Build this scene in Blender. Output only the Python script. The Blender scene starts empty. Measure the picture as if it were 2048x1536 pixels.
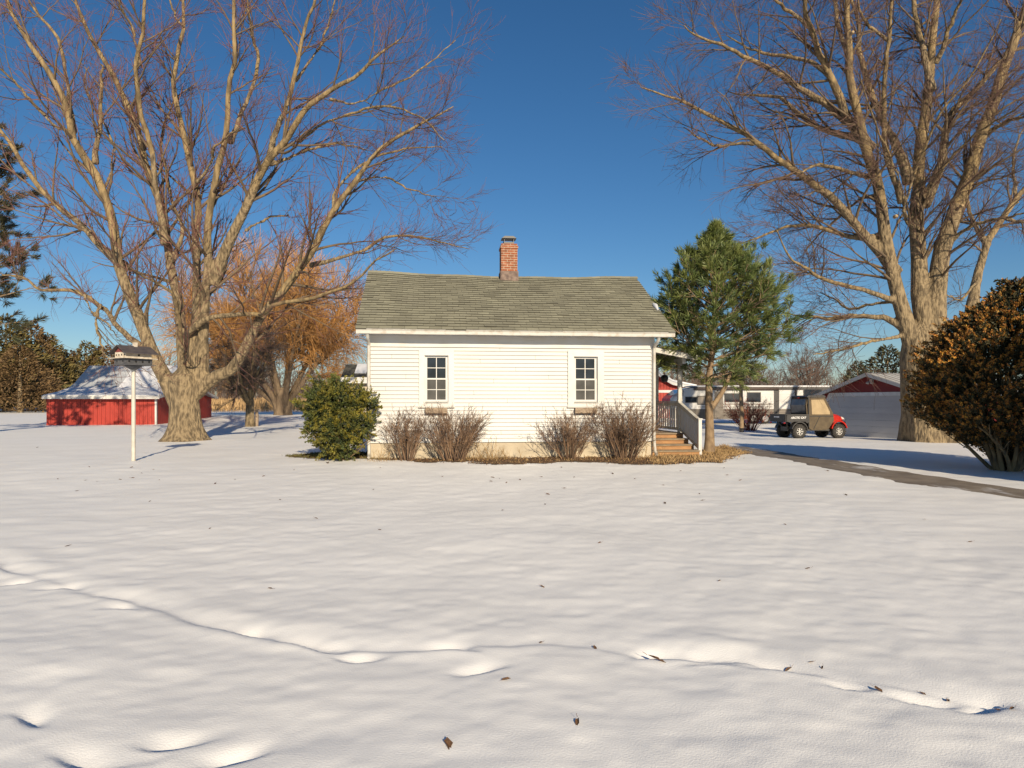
import bpy, math, random
import numpy as np
from mathutils import Vector

# ---------------------------------------------------------------- camera, sky, sun, exposure
SC = bpy.context.scene
COL = SC.collection
FPX, HZ, CZ = 1365.0, 803.0, 1.60          # focal length in photo pixels, horizon row, eye height
cam = bpy.data.cameras.new('camera')
cam.sensor_width = 36.0
cam.lens = 36.0 * FPX / 2048
cam.shift_y = (HZ - 768) / 2048
cam.clip_end = 6000
camo = bpy.data.objects.new('camera', cam)
COL.objects.link(camo)
camo.location = (0, 0, CZ)
camo.rotation_euler = (math.radians(90), 0, 0)
SC.camera = camo

SUN_AZ = math.radians(164.5)                # clockwise from +Y (behind the camera, a little to the right)
SUN_EL = math.radians(22.5)
world = bpy.data.worlds.new('World')
SC.world = world
world.use_nodes = True
wn = world.node_tree
sky = wn.nodes.new('ShaderNodeTexSky')
sky.sky_type = 'NISHITA'
sky.sun_disc = False
sky.sun_elevation = SUN_EL
sky.sun_rotation = SUN_AZ
sky.altitude = 0
sky.air_density = 1.0
sky.dust_density = 0.3
sky.ozone_density = 4.5
hs = wn.nodes.new('ShaderNodeHueSaturation')
hs.inputs['Saturation'].default_value = 1.17
wn.links.new(sky.outputs[0], hs.inputs['Color'])
wn.links.new(hs.outputs[0], wn.nodes['Background'].inputs[0])
wn.nodes['Background'].inputs[1].default_value = 0.066
sl = bpy.data.lights.new('sun', 'SUN')
sl.energy = 4.6
sl.angle = math.radians(0.53)
sl.color = (1.0, 0.845, 0.62)
so = bpy.data.objects.new('sun', sl)
COL.objects.link(so)
SDIR = Vector((math.sin(SUN_AZ) * math.cos(SUN_EL), math.cos(SUN_AZ) * math.cos(SUN_EL), math.sin(SUN_EL)))
so.rotation_euler = SDIR.to_track_quat('Z', 'Y').to_euler()
so.location = SDIR * 50
vs = SC.view_settings
vs.view_transform = 'Standard'
vs.look = 'None'
vs.gamma = 1
vs.use_curve_mapping = False
vs.exposure = 0.40
SC.cycles.caustics_reflective = False
SC.cycles.caustics_refractive = False
SC.cycles.max_bounces = 6
SC.cycles.transparent_max_bounces = 8

R = np.random.default_rng(7)
random.seed(7)

# ---------------------------------------------------------------- geometry helpers
class Geo:
    """collects vertices and faces of ONE mesh object"""
    def __init__(self):
        self.V = []; self.F = []; self.n = 0
    def add(self, V, F, mi=0, smooth=False):
        V = np.asarray(V, float).reshape(-1, 3)
        if isinstance(F, np.ndarray):
            self.F.append((F + self.n, mi, smooth))
        else:
            by = {}
            for f in F: by.setdefault(len(f), []).append(f)
            for k, l in by.items():
                self.F.append((np.array(l, dtype=np.int64) + self.n, mi, smooth))
        self.V.append(V); self.n += len(V)
        return self
    def box(self, x0, x1, y0, y1, z0, z1, mi=0):
        v = [(x0,y0,z0),(x1,y0,z0),(x1,y1,z0),(x0,y1,z0),(x0,y0,z1),(x1,y0,z1),(x1,y1,z1),(x0,y1,z1)]
        return self.add(v, [(0,3,2,1),(4,5,6,7),(0,1,5,4),(1,2,6,5),(2,3,7,6),(3,0,4,7)], mi)
    def bar(self, a, b, w, h, mi=0):
        """rectangular bar from a to b, width w sideways, height h"""
        a = np.array(a, float); b = np.array(b, float); d = b - a; d /= np.linalg.norm(d)
        up = np.array((0,0,1.)) if abs(d[2]) < .95 else np.array((0,1.,0))
        s = np.cross(d, up); s /= np.linalg.norm(s); u = np.cross(s, d)
        v = []
        for p in (a, b):
            for i, j in ((-1,-1),(1,-1),(1,1),(-1,1)):
                v.append(p + s*i*w/2 + u*j*h/2)
        return self.add(v, [(0,1,2,3),(7,6,5,4),(0,4,5,1),(1,5,6,2),(2,6,7,3),(3,7,4,0)], mi)
    def prism(self, poly, axis, a, b, mi=0):
        """poly: list of 2-d points; axis 0: poly=(y,z) swept in x, 1: poly=(x,z) swept in y, 2: poly=(x,y) swept in z"""
        n = len(poly); v = []
        for t in (a, b):
            for p, q in poly:
                v.append((t,p,q) if axis == 0 else (p,t,q) if axis == 1 else (p,q,t))
        f = [tuple(range(n)), tuple(range(2*n-1, n-1, -1))]
        for i in range(n):
            j = (i+1) % n
            f.append((i, n+i, n+j, j))
        return self.add(v, f, mi)
    def tubes(self, P, Rd, sides=3, mi=0, cap=False):
        """P (N,m,3) paths, Rd (N,m) radii"""
        P = np.asarray(P, float); Rd = np.asarray(Rd, float)
        if P.ndim == 2: P = P[None]; Rd = Rd[None]
        N, m, _ = P.shape
        if N == 0: return self
        T = np.gradient(P, axis=1)
        T /= (np.linalg.norm(T, axis=2, keepdims=True) + 1e-9)
        ax = P[:, -1] - P[:, 0]
        ref = np.where((np.abs(ax[:, 2:3]) > .8*np.linalg.norm(ax, axis=1, keepdims=True)), np.array([[1., .13, 0]]), np.array([[0.05, .1, 1.]]))
        ref = np.repeat(ref[:, None], m, 1)
        A = np.cross(T, ref); A /= (np.linalg.norm(A, axis=2, keepdims=True) + 1e-9)
        B = np.cross(T, A)
        ang = np.arange(sides) * 2*np.pi/sides
        V = P[:, :, None] + Rd[:, :, None, None]*(np.cos(ang)[None, None, :, None]*A[:, :, None] + np.sin(ang)[None, None, :, None]*B[:, :, None])
        base = (np.arange(N)*m*sides)[:, None, None]
        i = np.arange(m-1)[None, :, None]*sides; j = np.arange(sides)[None, None, :]; j2 = (j+1) % sides
        F = np.stack([base+i+j, base+i+j2, base+i+sides+j2, base+i+sides+j], -1).reshape(-1, 4)
        n0 = self.n
        self.add(V.reshape(-1, 3), F, mi, True)
        if cap:
            for b in range(N):
                o = n0 + b*m*sides
                self.F.append((np.array([[o+k for k in range(sides)]]), mi, False))
                self.F.append((np.array([[o+(m-1)*sides+k for k in range(sides-1, -1, -1)]]), mi, False))
        return self
    def lathe(self, prof, n=24, center=(0,0,0), axis='z', mi=0):
        """prof: (radius, height)"""
        v = []
        for r, h in prof:
            for k in range(n):
                a = 2*math.pi*k/n
                p = (r*math.cos(a), r*math.sin(a), h)
                if axis == 'y': p = (p[0], p[2], p[1])
                v.append((p[0]+center[0], p[1]+center[1], p[2]+center[2]))
        f = []
        for i in range(len(prof)-1):
            for k in range(n):
                k2 = (k+1) % n
                f.append((i*n+k, i*n+k2, (i+1)*n+k2, (i+1)*n+k))
        self.add(v, f, mi, True)
        return self
    def cards(self, C, size, rng, out=None, aspect=1.8, bias=0.5, mi=0, bend=.25):
        """leaf-sized folded quads at C (N,3)"""
        N = len(C)
        size = np.broadcast_to(np.asarray(size, float), (N,))
        d = rng.normal(size=(N, 3))
        if out is not None: d = d*(1-bias) + out*bias*1.6
        d /= np.linalg.norm(d, axis=1, keepdims=True)
        s = np.cross(d, rng.normal(size=(N, 3))); s /= np.linalg.norm(s, axis=1, keepdims=True)
        n = np.cross(d, s)
        L = (size*aspect)[:, None]; w = size[:, None]
        p0 = C; p2 = C + d*L
        mid = C + d*L*.55 + n*w*bend
        p1 = mid + s*w*.5; p3 = mid - s*w*.5
        V = np.stack([p0, p1, p2, p3], 1).reshape(-1, 3)
        F = (np.arange(N)*4)[:, None] + np.array([[0, 1, 2, 3]])
        return self.add(V, F, mi)
    def needles(self, C, D, L, w, mi=0):
        """thin triangles from C along D"""
        N = len(C)
        s = np.cross(D, R.normal(size=(N, 3))); s /= np.linalg.norm(s, axis=1, keepdims=True) + 1e-9
        w = np.broadcast_to(np.asarray(w, float), (N,))[:, None]; L = np.broadcast_to(np.asarray(L, float), (N,))[:, None]
        mid = C + D*L*.6
        V = np.stack([C - s*w*.25, mid - s*w*.5, C + D*L, mid + s*w*.5], 1).reshape(-1, 3)
        F = (np.arange(N)*4)[:, None] + np.array([[0, 1, 2, 3]])
        return self.add(V, F, mi)
    def mesh(self, name, mats, off=(0,0,0)):
        me = bpy.data.meshes.new(name)
        V = np.concatenate(self.V) - np.asarray(off, float)
        me.vertices.add(len(V)); me.vertices.foreach_set('co', V.ravel())
        loops = np.concatenate([f.ravel() for f, _, _ in self.F])
        sizes = np.concatenate([np.full(len(f), f.shape[1]) for f, _, _ in self.F])
        mi = np.concatenate([np.full(len(f), m) for f, m, _ in self.F])
        sm = np.concatenate([np.full(len(f), s) for f, _, s in self.F])
        me.loops.add(len(loops)); me.loops.foreach_set('vertex_index', loops.astype(np.int32))
        me.polygons.add(len(sizes))
        st = np.concatenate([[0], np.cumsum(sizes)[:-1]])
        me.polygons.foreach_set('loop_start', st.astype(np.int32))
        me.polygons.foreach_set('material_index', mi.astype(np.int32))
        me.polygons.foreach_set('use_smooth', sm.astype(bool))
        me.update(calc_edges=True); me.validate()
        for m in (mats if isinstance(mats, (list, tuple)) else [mats]):
            me.materials.append(m)
        return me

OFF = {}
def thing(name, label, cat, loc=(0,0,0), rot=0.0, group=None):
    o = bpy.data.objects.new(name, None); COL.objects.link(o)
    o.empty_display_size = .3
    o.location = loc; o.rotation_euler = (0, 0, rot)
    o['label'] = label; o['category'] = cat
    if group: o['group'] = group
    OFF[o.name] = (0, 0, loc[2]) if rot else tuple(loc)
    return o
def part(name, g, mats, root, off=None, label=None):
    """a part (or sub-part) of a thing; vertices are given in the thing's frame with world heights"""
    top = root
    while top.parent: top = top.parent
    o = bpy.data.objects.new(name, g.mesh(name, mats, OFF.get(top.name, (0,0,0)) if off is None else off))
    COL.objects.link(o); o.parent = root
    if label: o['label'] = label
    return o
def single(name, g, mats, label=None, cat=None, group=None, kind=None, loc=(0,0,0)):
    o = bpy.data.objects.new(name, g.mesh(name, mats, loc)); COL.objects.link(o); o.location = loc
    if label: o['label'] = label
    if cat: o['category'] = cat
    if group: o['group'] = group
    if kind: o['kind'] = kind
    return o
def copy_thing(o, label, loc=None, rot=None, scale=None):
    c = o.copy(); COL.objects.link(c); c['label'] = label
    if loc is not None: c.location = loc
    if rot is not None: c.rotation_euler = (0, 0, rot)
    if scale is not None: c.scale = scale
    for ch in list(o.children):
        d = ch.copy(); COL.objects.link(d); d.parent = c
        for g in list(ch.children):
            e = g.copy(); COL.objects.link(e); e.parent = d
    return c

def at(px, py, d):
    return np.array(((px-1024)*d/FPX, d, CZ-(py-HZ)*d/FPX))

# ---------------------------------------------------------------- noise and terrain
_T = np.random.default_rng(3).random((256, 256))
def vnoise(x, y):
    xi = np.floor(x).astype(int); yi = np.floor(y).astype(int)
    fx = x-xi; fy = y-yi
    fx = fx*fx*fx*(fx*(fx*6-15)+10); fy = fy*fy*fy*(fy*(fy*6-15)+10)
    g = lambda a, b: _T[a % 256, b % 256]
    return (g(xi,yi)*(1-fx)+g(xi+1,yi)*fx)*(1-fy) + (g(xi,yi+1)*(1-fx)+g(xi+1,yi+1)*fx)*fy - .5
CP = [(0,0,0),(0,4,0),(-4,6,0),(4,6,0),(0,10,.02),(-8,11,.02),(8,10.5,0),(0,14,.05),(-5,14,.08),(5,14.5,.05),
      (-3.6,17.1,.16),(0,17.6,.16),(3.7,18,.16),(-3,23,.18),(3,24,.18),(5.5,19.4,.12),(8.5,20,-.0),(9,26,-.05),(12,16,.0),
      (-9.4,17,.13),(-12.2,25.5,.14),(-27,40.5,.19),(-15,38,.24),(-18,55,.5),(-70,115,.62),(-30,120,.62),
      (13,30,-.06),(17,35,-.2),(16,26,-.03),(15,46,.1),(40,60,.2),(60,100,.5),(0,60,.4),(0,120,.6),(-40,30,.1),(40,30,-.1),
      (0,300,.7),(-300,300,.7),(300,300,.7),(0,1500,.7),(-1500,1500,.7),(1500,1500,.7),(0,-30,0),(-60,0,0),(60,0,0)]
CP = np.array(CP, float)
def terrain(x, y):
    x = np.asarray(x, float); y = np.asarray(y, float)
    w = 0; s = 0
    for cx, cy, cz in CP:
        k = 1.0/((x-cx)**2+(y-cy)**2+2.5+.004*(cx*cx+cy*cy))**1.7
        w = w+k; s = s+k*cz
    return s/w
def gp(px, py):
    """ground point seen at a photo pixel"""
    d = CZ*FPX/max(py-HZ, 4)
    for _ in range(12):
        x = (px-1024)*d/FPX
        d = (CZ-float(terrain(x, d)))*FPX/max(py-HZ, 4)
    x = (px-1024)*d/FPX
    return np.array((x, d, float(terrain(x, d))))

class Frame:
    """a building's frame: u along its front, v into its depth"""
    def __init__(self, P, th):
        self.P = np.array(P[:2], float); self.th = th
        self.U = np.array((math.cos(th), math.sin(th))); self.Vv = np.array((-math.sin(th), math.cos(th)))
    def u(self, px, v):
        a = (px-1024)/FPX; P, U, V = self.P, self.U, self.Vv
        return (a*(P[1]+v*V[1])-P[0]-v*V[0])/(U[0]-a*U[1])
    def xy(self, u, v): return self.P+u*self.U+v*self.Vv
    def z(self, px, py, v):
        return CZ-(py-HZ)*self.xy(self.u(px, v), v)[1]/FPX

# ---------------------------------------------------------------- materials
def mat(name, c, c2=None, scale=4.0, rough=.7, bump=0.0, bscale=40.0, stretch=(1,1,1), island=0.0, metallic=0.0, spec=.5, detail=6.0, ramp=(.35,.65), dist=.02, trans=0.0, hue=0.0):
    m = bpy.data.materials.new(name); m.use_nodes = True
    nt = m.node_tree; b = nt.nodes['Principled BSDF']; L = nt.links
    b.inputs['Roughness'].default_value = rough
    b.inputs['Metallic'].default_value = metallic
    b.inputs['Specular IOR Level'].default_value = spec
    tc = nt.nodes.new('ShaderNodeTexCoord'); mp = nt.nodes.new('ShaderNodeMapping')
    mp.inputs['Scale'].default_value = stretch
    L.new(tc.outputs['Object'], mp.inputs[0])
    if c2 is None: c2 = tuple(x*.8 for x in c)
    n = nt.nodes.new('ShaderNodeTexNoise'); n.inputs['Scale'].default_value = scale; n.inputs['Detail'].default_value = detail
    L.new(mp.outputs[0], n.inputs['Vector'])
    r = nt.nodes.new('ShaderNodeValToRGB')
    r.color_ramp.elements[0].position = ramp[0]; r.color_ramp.elements[1].position = ramp[1]
    r.color_ramp.elements[0].color = (*c, 1); r.color_ramp.elements[1].color = (*c2, 1)
    L.new(n.outputs[0], r.inputs[0])
    out = r.outputs[0]
    if island or hue:
        g = nt.nodes.new('ShaderNodeNewGeometry'); h = nt.nodes.new('ShaderNodeHueSaturation')
        ma = nt.nodes.new('ShaderNodeMapRange'); ma.inputs[3].default_value = 1-island; ma.inputs[4].default_value = 1+island
        L.new(g.outputs['Random Per Island'], ma.inputs[0]); L.new(ma.outputs[0], h.inputs['Value'])
        if hue:
            mh = nt.nodes.new('ShaderNodeMapRange'); mh.inputs[3].default_value = .5-hue; mh.inputs[4].default_value = .5+hue
            mm = nt.nodes.new('ShaderNodeMath'); mm.operation = 'FRACT'; m7 = nt.nodes.new('ShaderNodeMath'); m7.operation = 'MULTIPLY'; m7.inputs[1].default_value = 7.31
            L.new(g.outputs['Random Per Island'], m7.inputs[0]); L.new(m7.outputs[0], mm.inputs[0]); L.new(mm.outputs[0], mh.inputs[0]); L.new(mh.outputs[0], h.inputs['Hue'])
        L.new(out, h.inputs['Color']); out = h.outputs[0]
    L.new(out, b.inputs['Base Color'])
    if bump:
        n2 = nt.nodes.new('ShaderNodeTexNoise'); n2.inputs['Scale'].default_value = bscale; n2.inputs['Detail'].default_value = 5
        bp = nt.nodes.new('ShaderNodeBump'); bp.inputs['Strength'].default_value = bump; bp.inputs['Distance'].default_value = dist
        L.new(mp.outputs[0], n2.inputs['Vector']); L.new(n2.outputs[0], bp.inputs['Height']); L.new(bp.outputs[0], b.inputs['Normal'])
    if trans:
        t = nt.nodes.new('ShaderNodeBsdfTranslucent'); mx = nt.nodes.new('ShaderNodeMixShader'); mx.inputs[0].default_value = trans
        L.new(out, t.inputs[0]); L.new(b.outputs[0], mx.inputs[1]); L.new(t.outputs[0], mx.inputs[2])
        L.new(mx.outputs[0], nt.nodes['Material Output'].inputs[0])
    return m

M = {}
M['snow'] = mat('snow', (.87,.86,.835), (.825,.815,.79), scale=.7, rough=.55, bump=.28, bscale=95, dist=.009, spec=.3)
M['siding'] = mat('white_siding', (.50,.495,.48), (.475,.465,.44), scale=.9, rough=.45, bump=.04, bscale=18, stretch=(1,1,3), ramp=(.4,.75))
M['trim'] = mat('white_trim', (.55,.545,.53), (.52,.49,.43), scale=3, rough=.5, bump=.05, bscale=25, ramp=(.45,.8))
M['trim_worn'] = mat('worn_white_trim', (.51,.495,.455), (.39,.345,.28), scale=6, rough=.6, bump=.1, bscale=30, ramp=(.5,.72))
M['shingle'] = mat('green_grey_shingle', (.26,.25,.178), (.215,.205,.148), scale=1.6, rough=.9, bump=.35, bscale=160, island=.13, dist=.01)
M['shingle_base'] = mat('shingle_underlay', (.06,.056,.042), rough=.9)
M['concrete'] = mat('beige_concrete', (.50,.43,.32), (.40,.34,.25), scale=3, rough=.85, bump=.2, bscale=30)
M['pane'] = mat('window_glass', (.020,.028,.040), (.010,.014,.020), scale=2.6, rough=.08, spec=.3)
M['screen'] = mat('insect_screen', (.085,.083,.078), (.05,.05,.047), scale=3, rough=.6, spec=.2)
M['black'] = mat('black_metal', (.018,.018,.02), rough=.45, scale=8)
M['lead'] = mat('mortar_flashing', (.24,.175,.14), (.11,.075,.065), scale=9, rough=.8, bump=.3, bscale=30)
M['wood'] = mat('stained_wood', (.40,.205,.075), (.26,.125,.045), scale=3, rough=.6, bump=.15, bscale=20, stretch=(1.2,8,8))
M['oldwood'] = mat('weathered_wood', (.36,.28,.20), (.22,.16,.11), scale=5, rough=.8, bump=.2, bscale=24, stretch=(1,6,6))
M['tread'] = mat('worn_tread', (.20,.15,.10), (.30,.23,.15), scale=4, rough=.75, bump=.1, bscale=20)
M['bark'] = mat('maple_bark', (.285,.215,.125), (.115,.085,.050), scale=12, rough=.95, bump=1.0, bscale=12, stretch=(1,1,.3), dist=.12, ramp=(.42,.62), detail=9)  # dark tone paints the shade of furrows too fine for the bump
M['limb'] = mat('limb_bark', (.300,.215,.105), (.125,.090,.048), scale=6.0, rough=.92, bump=.8, bscale=14, stretch=(1,1,.25), dist=.06, ramp=(.38,.62))
M['bough'] = mat('bough_bark', (.165,.118,.070), (.095,.068,.045), scale=3.0, rough=.9, island=.15)
M['twig'] = mat('maple_twig', (.155,.085,.060), (.095,.055,.042), scale=2, rough=.8, island=.3)
M['twig_red'] = mat('budding_twig', (.20,.085,.065), (.12,.06,.045), scale=2, rough=.8, island=.35)
M['twig_grey'] = mat('grey_twig', (.15,.11,.085), (.085,.062,.050), scale=2, rough=.85, island=.3)
M['willow'] = mat('willow_strand', (.55,.285,.085), (.33,.17,.06), scale=.35, rough=.75, island=.3)
M['willow_bark'] = mat('willow_bark', (.22,.16,.10), (.12,.085,.055), scale=4, rough=.9, bump=.7, bscale=9, stretch=(1,1,.3), dist=.05)
M['pine'] = mat('pine_needles', (.185,.205,.055), (.085,.130,.042), scale=2.2, rough=.5, island=.4, trans=.15)
M['pine_dark'] = mat('dark_pine_needles', (.050,.062,.028), (.085,.066,.030), scale=.7, rough=.6, island=.3)
M['pine_bark'] = mat('pine_bark', (.30,.215,.13), (.17,.115,.07), scale=8, rough=.9, bump=.5, bscale=22, stretch=(1,1,.6), dist=.02)
M['yew'] = mat('yew_leaves', (.24,.195,.024), (.065,.088,.022), scale=2.4, rough=.6, island=.35, hue=.015, trans=.1)
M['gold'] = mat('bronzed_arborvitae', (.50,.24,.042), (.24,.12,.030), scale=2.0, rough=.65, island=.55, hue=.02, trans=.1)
M['yew_inner'] = mat('yew_inner_leaves', (.055,.068,.016), (.030,.045,.014), scale=3, rough=.6, island=.3)  # green leaves darkened to paint the shady gaps between clumps
M['gold_inner'] = mat('arborvitae_inner_leaves', (.055,.045,.016), (.030,.035,.013), scale=3, rough=.7, island=.35)  # green-brown inner foliage, with the shade inside the bush put into its colour
M['cedar'] = mat('cedar_leaves', (.17,.125,.036), (.085,.082,.030), scale=.25, rough=.7, island=.35)
M['cedar_brown'] = mat('brown_cedar_leaves', (.19,.115,.048), (.10,.068,.030), scale=.33, rough=.7, island=.35)
M['shrub'] = mat('bare_shrub_stems', (.235,.145,.085), (.105,.065,.043), scale=3, rough=.8, island=.35)
M['redshrub'] = mat('red_shrub_stems', (.34,.085,.045), (.20,.06,.036), scale=3, rough=.8, island=.3)
M['straw'] = mat('dry_straw', (.43,.29,.135), (.28,.175,.075), scale=2, rough=.8, island=.35)
M['field'] = mat('tan_field_grass', (.42,.275,.13), (.30,.19,.09), scale=.12, rough=.85, island=.3)
M['woods'] = mat('far_bare_woods', (.155,.105,.080), (.105,.075,.062), scale=.05, rough=.9, island=.3)
M['mulch'] = mat('leaf_mulch', (.135,.080,.038), (.075,.045,.022), scale=14, rough=.95, bump=.8, bscale=45)
M['deadleaf'] = mat('dead_leaves', (.16,.082,.038), (.075,.04,.02), scale=4, rough=.8, island=.45)
M['turf'] = mat('winter_turf', (.13,.115,.030), (.085,.085,.024), scale=4, rough=.85, island=.35)
M['red'] = mat('red_barn_boards', (.37,.030,.016), (.30,.024,.013), scale=2.2, rough=.6, bump=.2, bscale=6, stretch=(6,6,.4))
M['darkred'] = mat('dark_red_boards', (.26,.022,.020), (.20,.017,.016), scale=2, rough=.6, bump=.2, bscale=6, stretch=(6,6,.4))
M['roofmetal'] = mat('pale_roof_metal', (.50,.49,.47), (.42,.40,.37), scale=2, rough=.45, bump=.1, bscale=10)
M['galv'] = mat('grey_barn_roof', (.36,.38,.40), (.50,.51,.52), scale=.6, rough=.45, bump=.05, bscale=10)
M['roofsnow'] = mat('thin_roof_snow', (.75,.75,.77), (.52,.54,.58), scale=.9, rough=.6, bump=.12, bscale=5)
M['doorwhite'] = mat('white_garage_door', (.54,.54,.55), (.46,.46,.475), scale=.8, rough=.5, stretch=(.6,.6,3))
M['tyre'] = mat('tyre_rubber', (.022,.021,.020), (.05,.045,.04), scale=14, rough=.85, bump=.6, bscale=40)
M['rim'] = mat('alloy_rim', (.60,.58,.55), rough=.3, metallic=.15, scale=5)
M['utvred'] = mat('red_body_plastic', (.50,.025,.015), rough=.28, scale=5)
M['utvblack'] = mat('black_body_plastic', (.028,.027,.027), (.045,.043,.042), rough=.5, scale=5)
M['canvas'] = mat('brown_canvas', (.105,.078,.045), (.075,.055,.034), scale=5, rough=.8, bump=.3, bscale=9)
M['vinyl'] = mat('tan_vinyl_window', (.40,.30,.17), (.30,.22,.125), scale=3, rough=.6, bump=.15, bscale=5)
M['greyvinyl'] = mat('grey_vinyl_window', (.105,.10,.10), (.20,.19,.18), scale=4, rough=.2, bump=.25, bscale=5)
M['lamp_red'] = mat('red_lens', (.55,.02,.02), rough=.2, scale=3)
M['rvwhite'] = mat('rv_white_siding', (.58,.57,.55), (.50,.49,.47), scale=1, rough=.4)
M['rvgrey'] = mat('rv_grey_skirt', (.20,.17,.14), (.15,.125,.10), scale=1, rough=.5)
M['rvdark'] = mat('rv_dark_band', (.035,.032,.032), rough=.4, scale=2)
M['rvblue'] = mat('rv_front_cap', (.10,.14,.22), (.07,.10,.16), scale=2, rough=.15)
M['rvawn'] = mat('rolled_awning', (.12,.09,.075), rough=.7, scale=6)
M['birdwhite'] = mat('birdhouse_white', (.66,.60,.50), (.44,.37,.28), scale=9, rough=.7)
M['birddark'] = mat('birdhouse_slate', (.060,.062,.070), (.11,.11,.115), scale=9, rough=.7)
M['birdroof'] = mat('birdhouse_roof', (.055,.048,.052), (.09,.075,.07), scale=9, rough=.7)
M['maroon'] = mat('birdhouse_gable', (.20,.045,.045), rough=.7, scale=9)
M['pole'] = mat('pale_pole', (.56,.52,.45), (.46,.42,.36), scale=5, rough=.45)
M['scar'] = mat('cut_wood', (.46,.34,.19), (.28,.19,.10), scale=12, rough=.8)
M['dark'] = mat('dark_hole', (.012,.011,.010), rough=.9)
M['lettering'] = mat('white_lettering', (.80,.80,.80), rough=.4)

def brick_mat():
    m = bpy.data.materials.new('red_brick'); m.use_nodes = True
    nt = m.node_tree; b = nt.nodes['Principled BSDF']; L = nt.links
    b.inputs['Roughness'].default_value = .85
    tc = nt.nodes.new('ShaderNodeTexCoord'); sp = nt.nodes.new('ShaderNodeSeparateXYZ'); ad = nt.nodes.new('ShaderNodeMath'); cb = nt.nodes.new('ShaderNodeCombineXYZ')
    L.new(tc.outputs['Object'], sp.inputs[0]); L.new(sp.outputs[0], ad.inputs[0]); L.new(sp.outputs[1], ad.inputs[1])
    L.new(ad.outputs[0], cb.inputs[0]); L.new(sp.outputs[2], cb.inputs[1])
    br = nt.nodes.new('ShaderNodeTexBrick')
    br.inputs['Scale'].default_value = 1; br.inputs['Brick Width'].default_value = .205; br.inputs['Row Height'].default_value = .07
    br.inputs['Mortar Size'].default_value = .007; br.inputs['Color1'].default_value = (.29,.10,.052,1); br.inputs['Color2'].default_value = (.20,.070,.035,1)
    br.inputs['Mortar'].default_value = (.40,.33,.25,1); br.inputs['Bias'].default_value = 0
    L.new(cb.outputs[0], br.inputs[0])
    nz = nt.nodes.new('ShaderNodeTexNoise'); nz.inputs['Scale'].default_value = 9; nz.inputs['Detail'].default_value = 6
    L.new(tc.outputs['Object'], nz.inputs[0])
    mx = nt.nodes.new('ShaderNodeMix'); mx.data_type = 'RGBA'; mx.blend_type = 'MULTIPLY'; mx.inputs[0].default_value = .6
    L.new(br.outputs[0], mx.inputs[6]); L.new(nz.outputs[1], mx.inputs[7])
    h = nt.nodes.new('ShaderNodeHueSaturation'); h.inputs['Value'].default_value = 1.5; h.inputs['Saturation'].default_value = 1.05
    L.new(br.outputs[0], h.inputs['Color'])
    mr = nt.nodes.new('ShaderNodeMapRange'); mr.inputs[1].default_value = .3; mr.inputs[2].default_value = .7; mr.inputs[3].default_value = .7; mr.inputs[4].default_value = 1.35
    L.new(nz.outputs[0], mr.inputs[0]); L.new(mr.outputs[0], h.inputs['Value'])
    L.new(h.outputs[0], b.inputs['Base Color'])
    bp = nt.nodes.new('ShaderNodeBump'); bp.inputs['Strength'].default_value = .5; bp.inputs['Distance'].default_value = .01; bp.invert = True
    L.new(br.outputs[1], bp.inputs['Height']); L.new(bp.outputs[0], b.inputs['Normal'])
    return m
M['brick'] = brick_mat()

def drive_mat():
    m = mat('dirt_driveway', (.24,.20,.155), (.155,.125,.095), scale=2.2, rough=.7, bump=.5, bscale=20)
    nt = m.node_tree; b = nt.nodes['Principled BSDF']; L = nt.links
    src = b.inputs['Base Color'].links[0].from_socket
    tc = nt.nodes['Texture Coordinate']; mp = nt.nodes.new('ShaderNodeMapping'); mp.inputs['Scale'].default_value = (1, .28, 1)
    n = nt.nodes.new('ShaderNodeTexNoise'); n.inputs['Scale'].default_value = 1.7; n.inputs['Detail'].default_value = 7; n.inputs['Roughness'].default_value = .6
    L.new(tc.outputs['Object'], mp.inputs[0]); L.new(mp.outputs[0], n.inputs[0])
    r = nt.nodes.new('ShaderNodeValToRGB'); r.color_ramp.elements[0].position = .57; r.color_ramp.elements[1].position = .72
    mx = nt.nodes.new('ShaderNodeMix'); mx.data_type = 'RGBA'
    L.new(n.outputs[0], r.inputs[0]); L.new(r.outputs[0], mx.inputs[0]); L.new(src, mx.inputs[6]); mx.inputs[7].default_value = (.72,.72,.74,1)
    L.new(mx.outputs[2], b.inputs['Base Color'])
    return m
M['drive'] = drive_mat()

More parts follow.
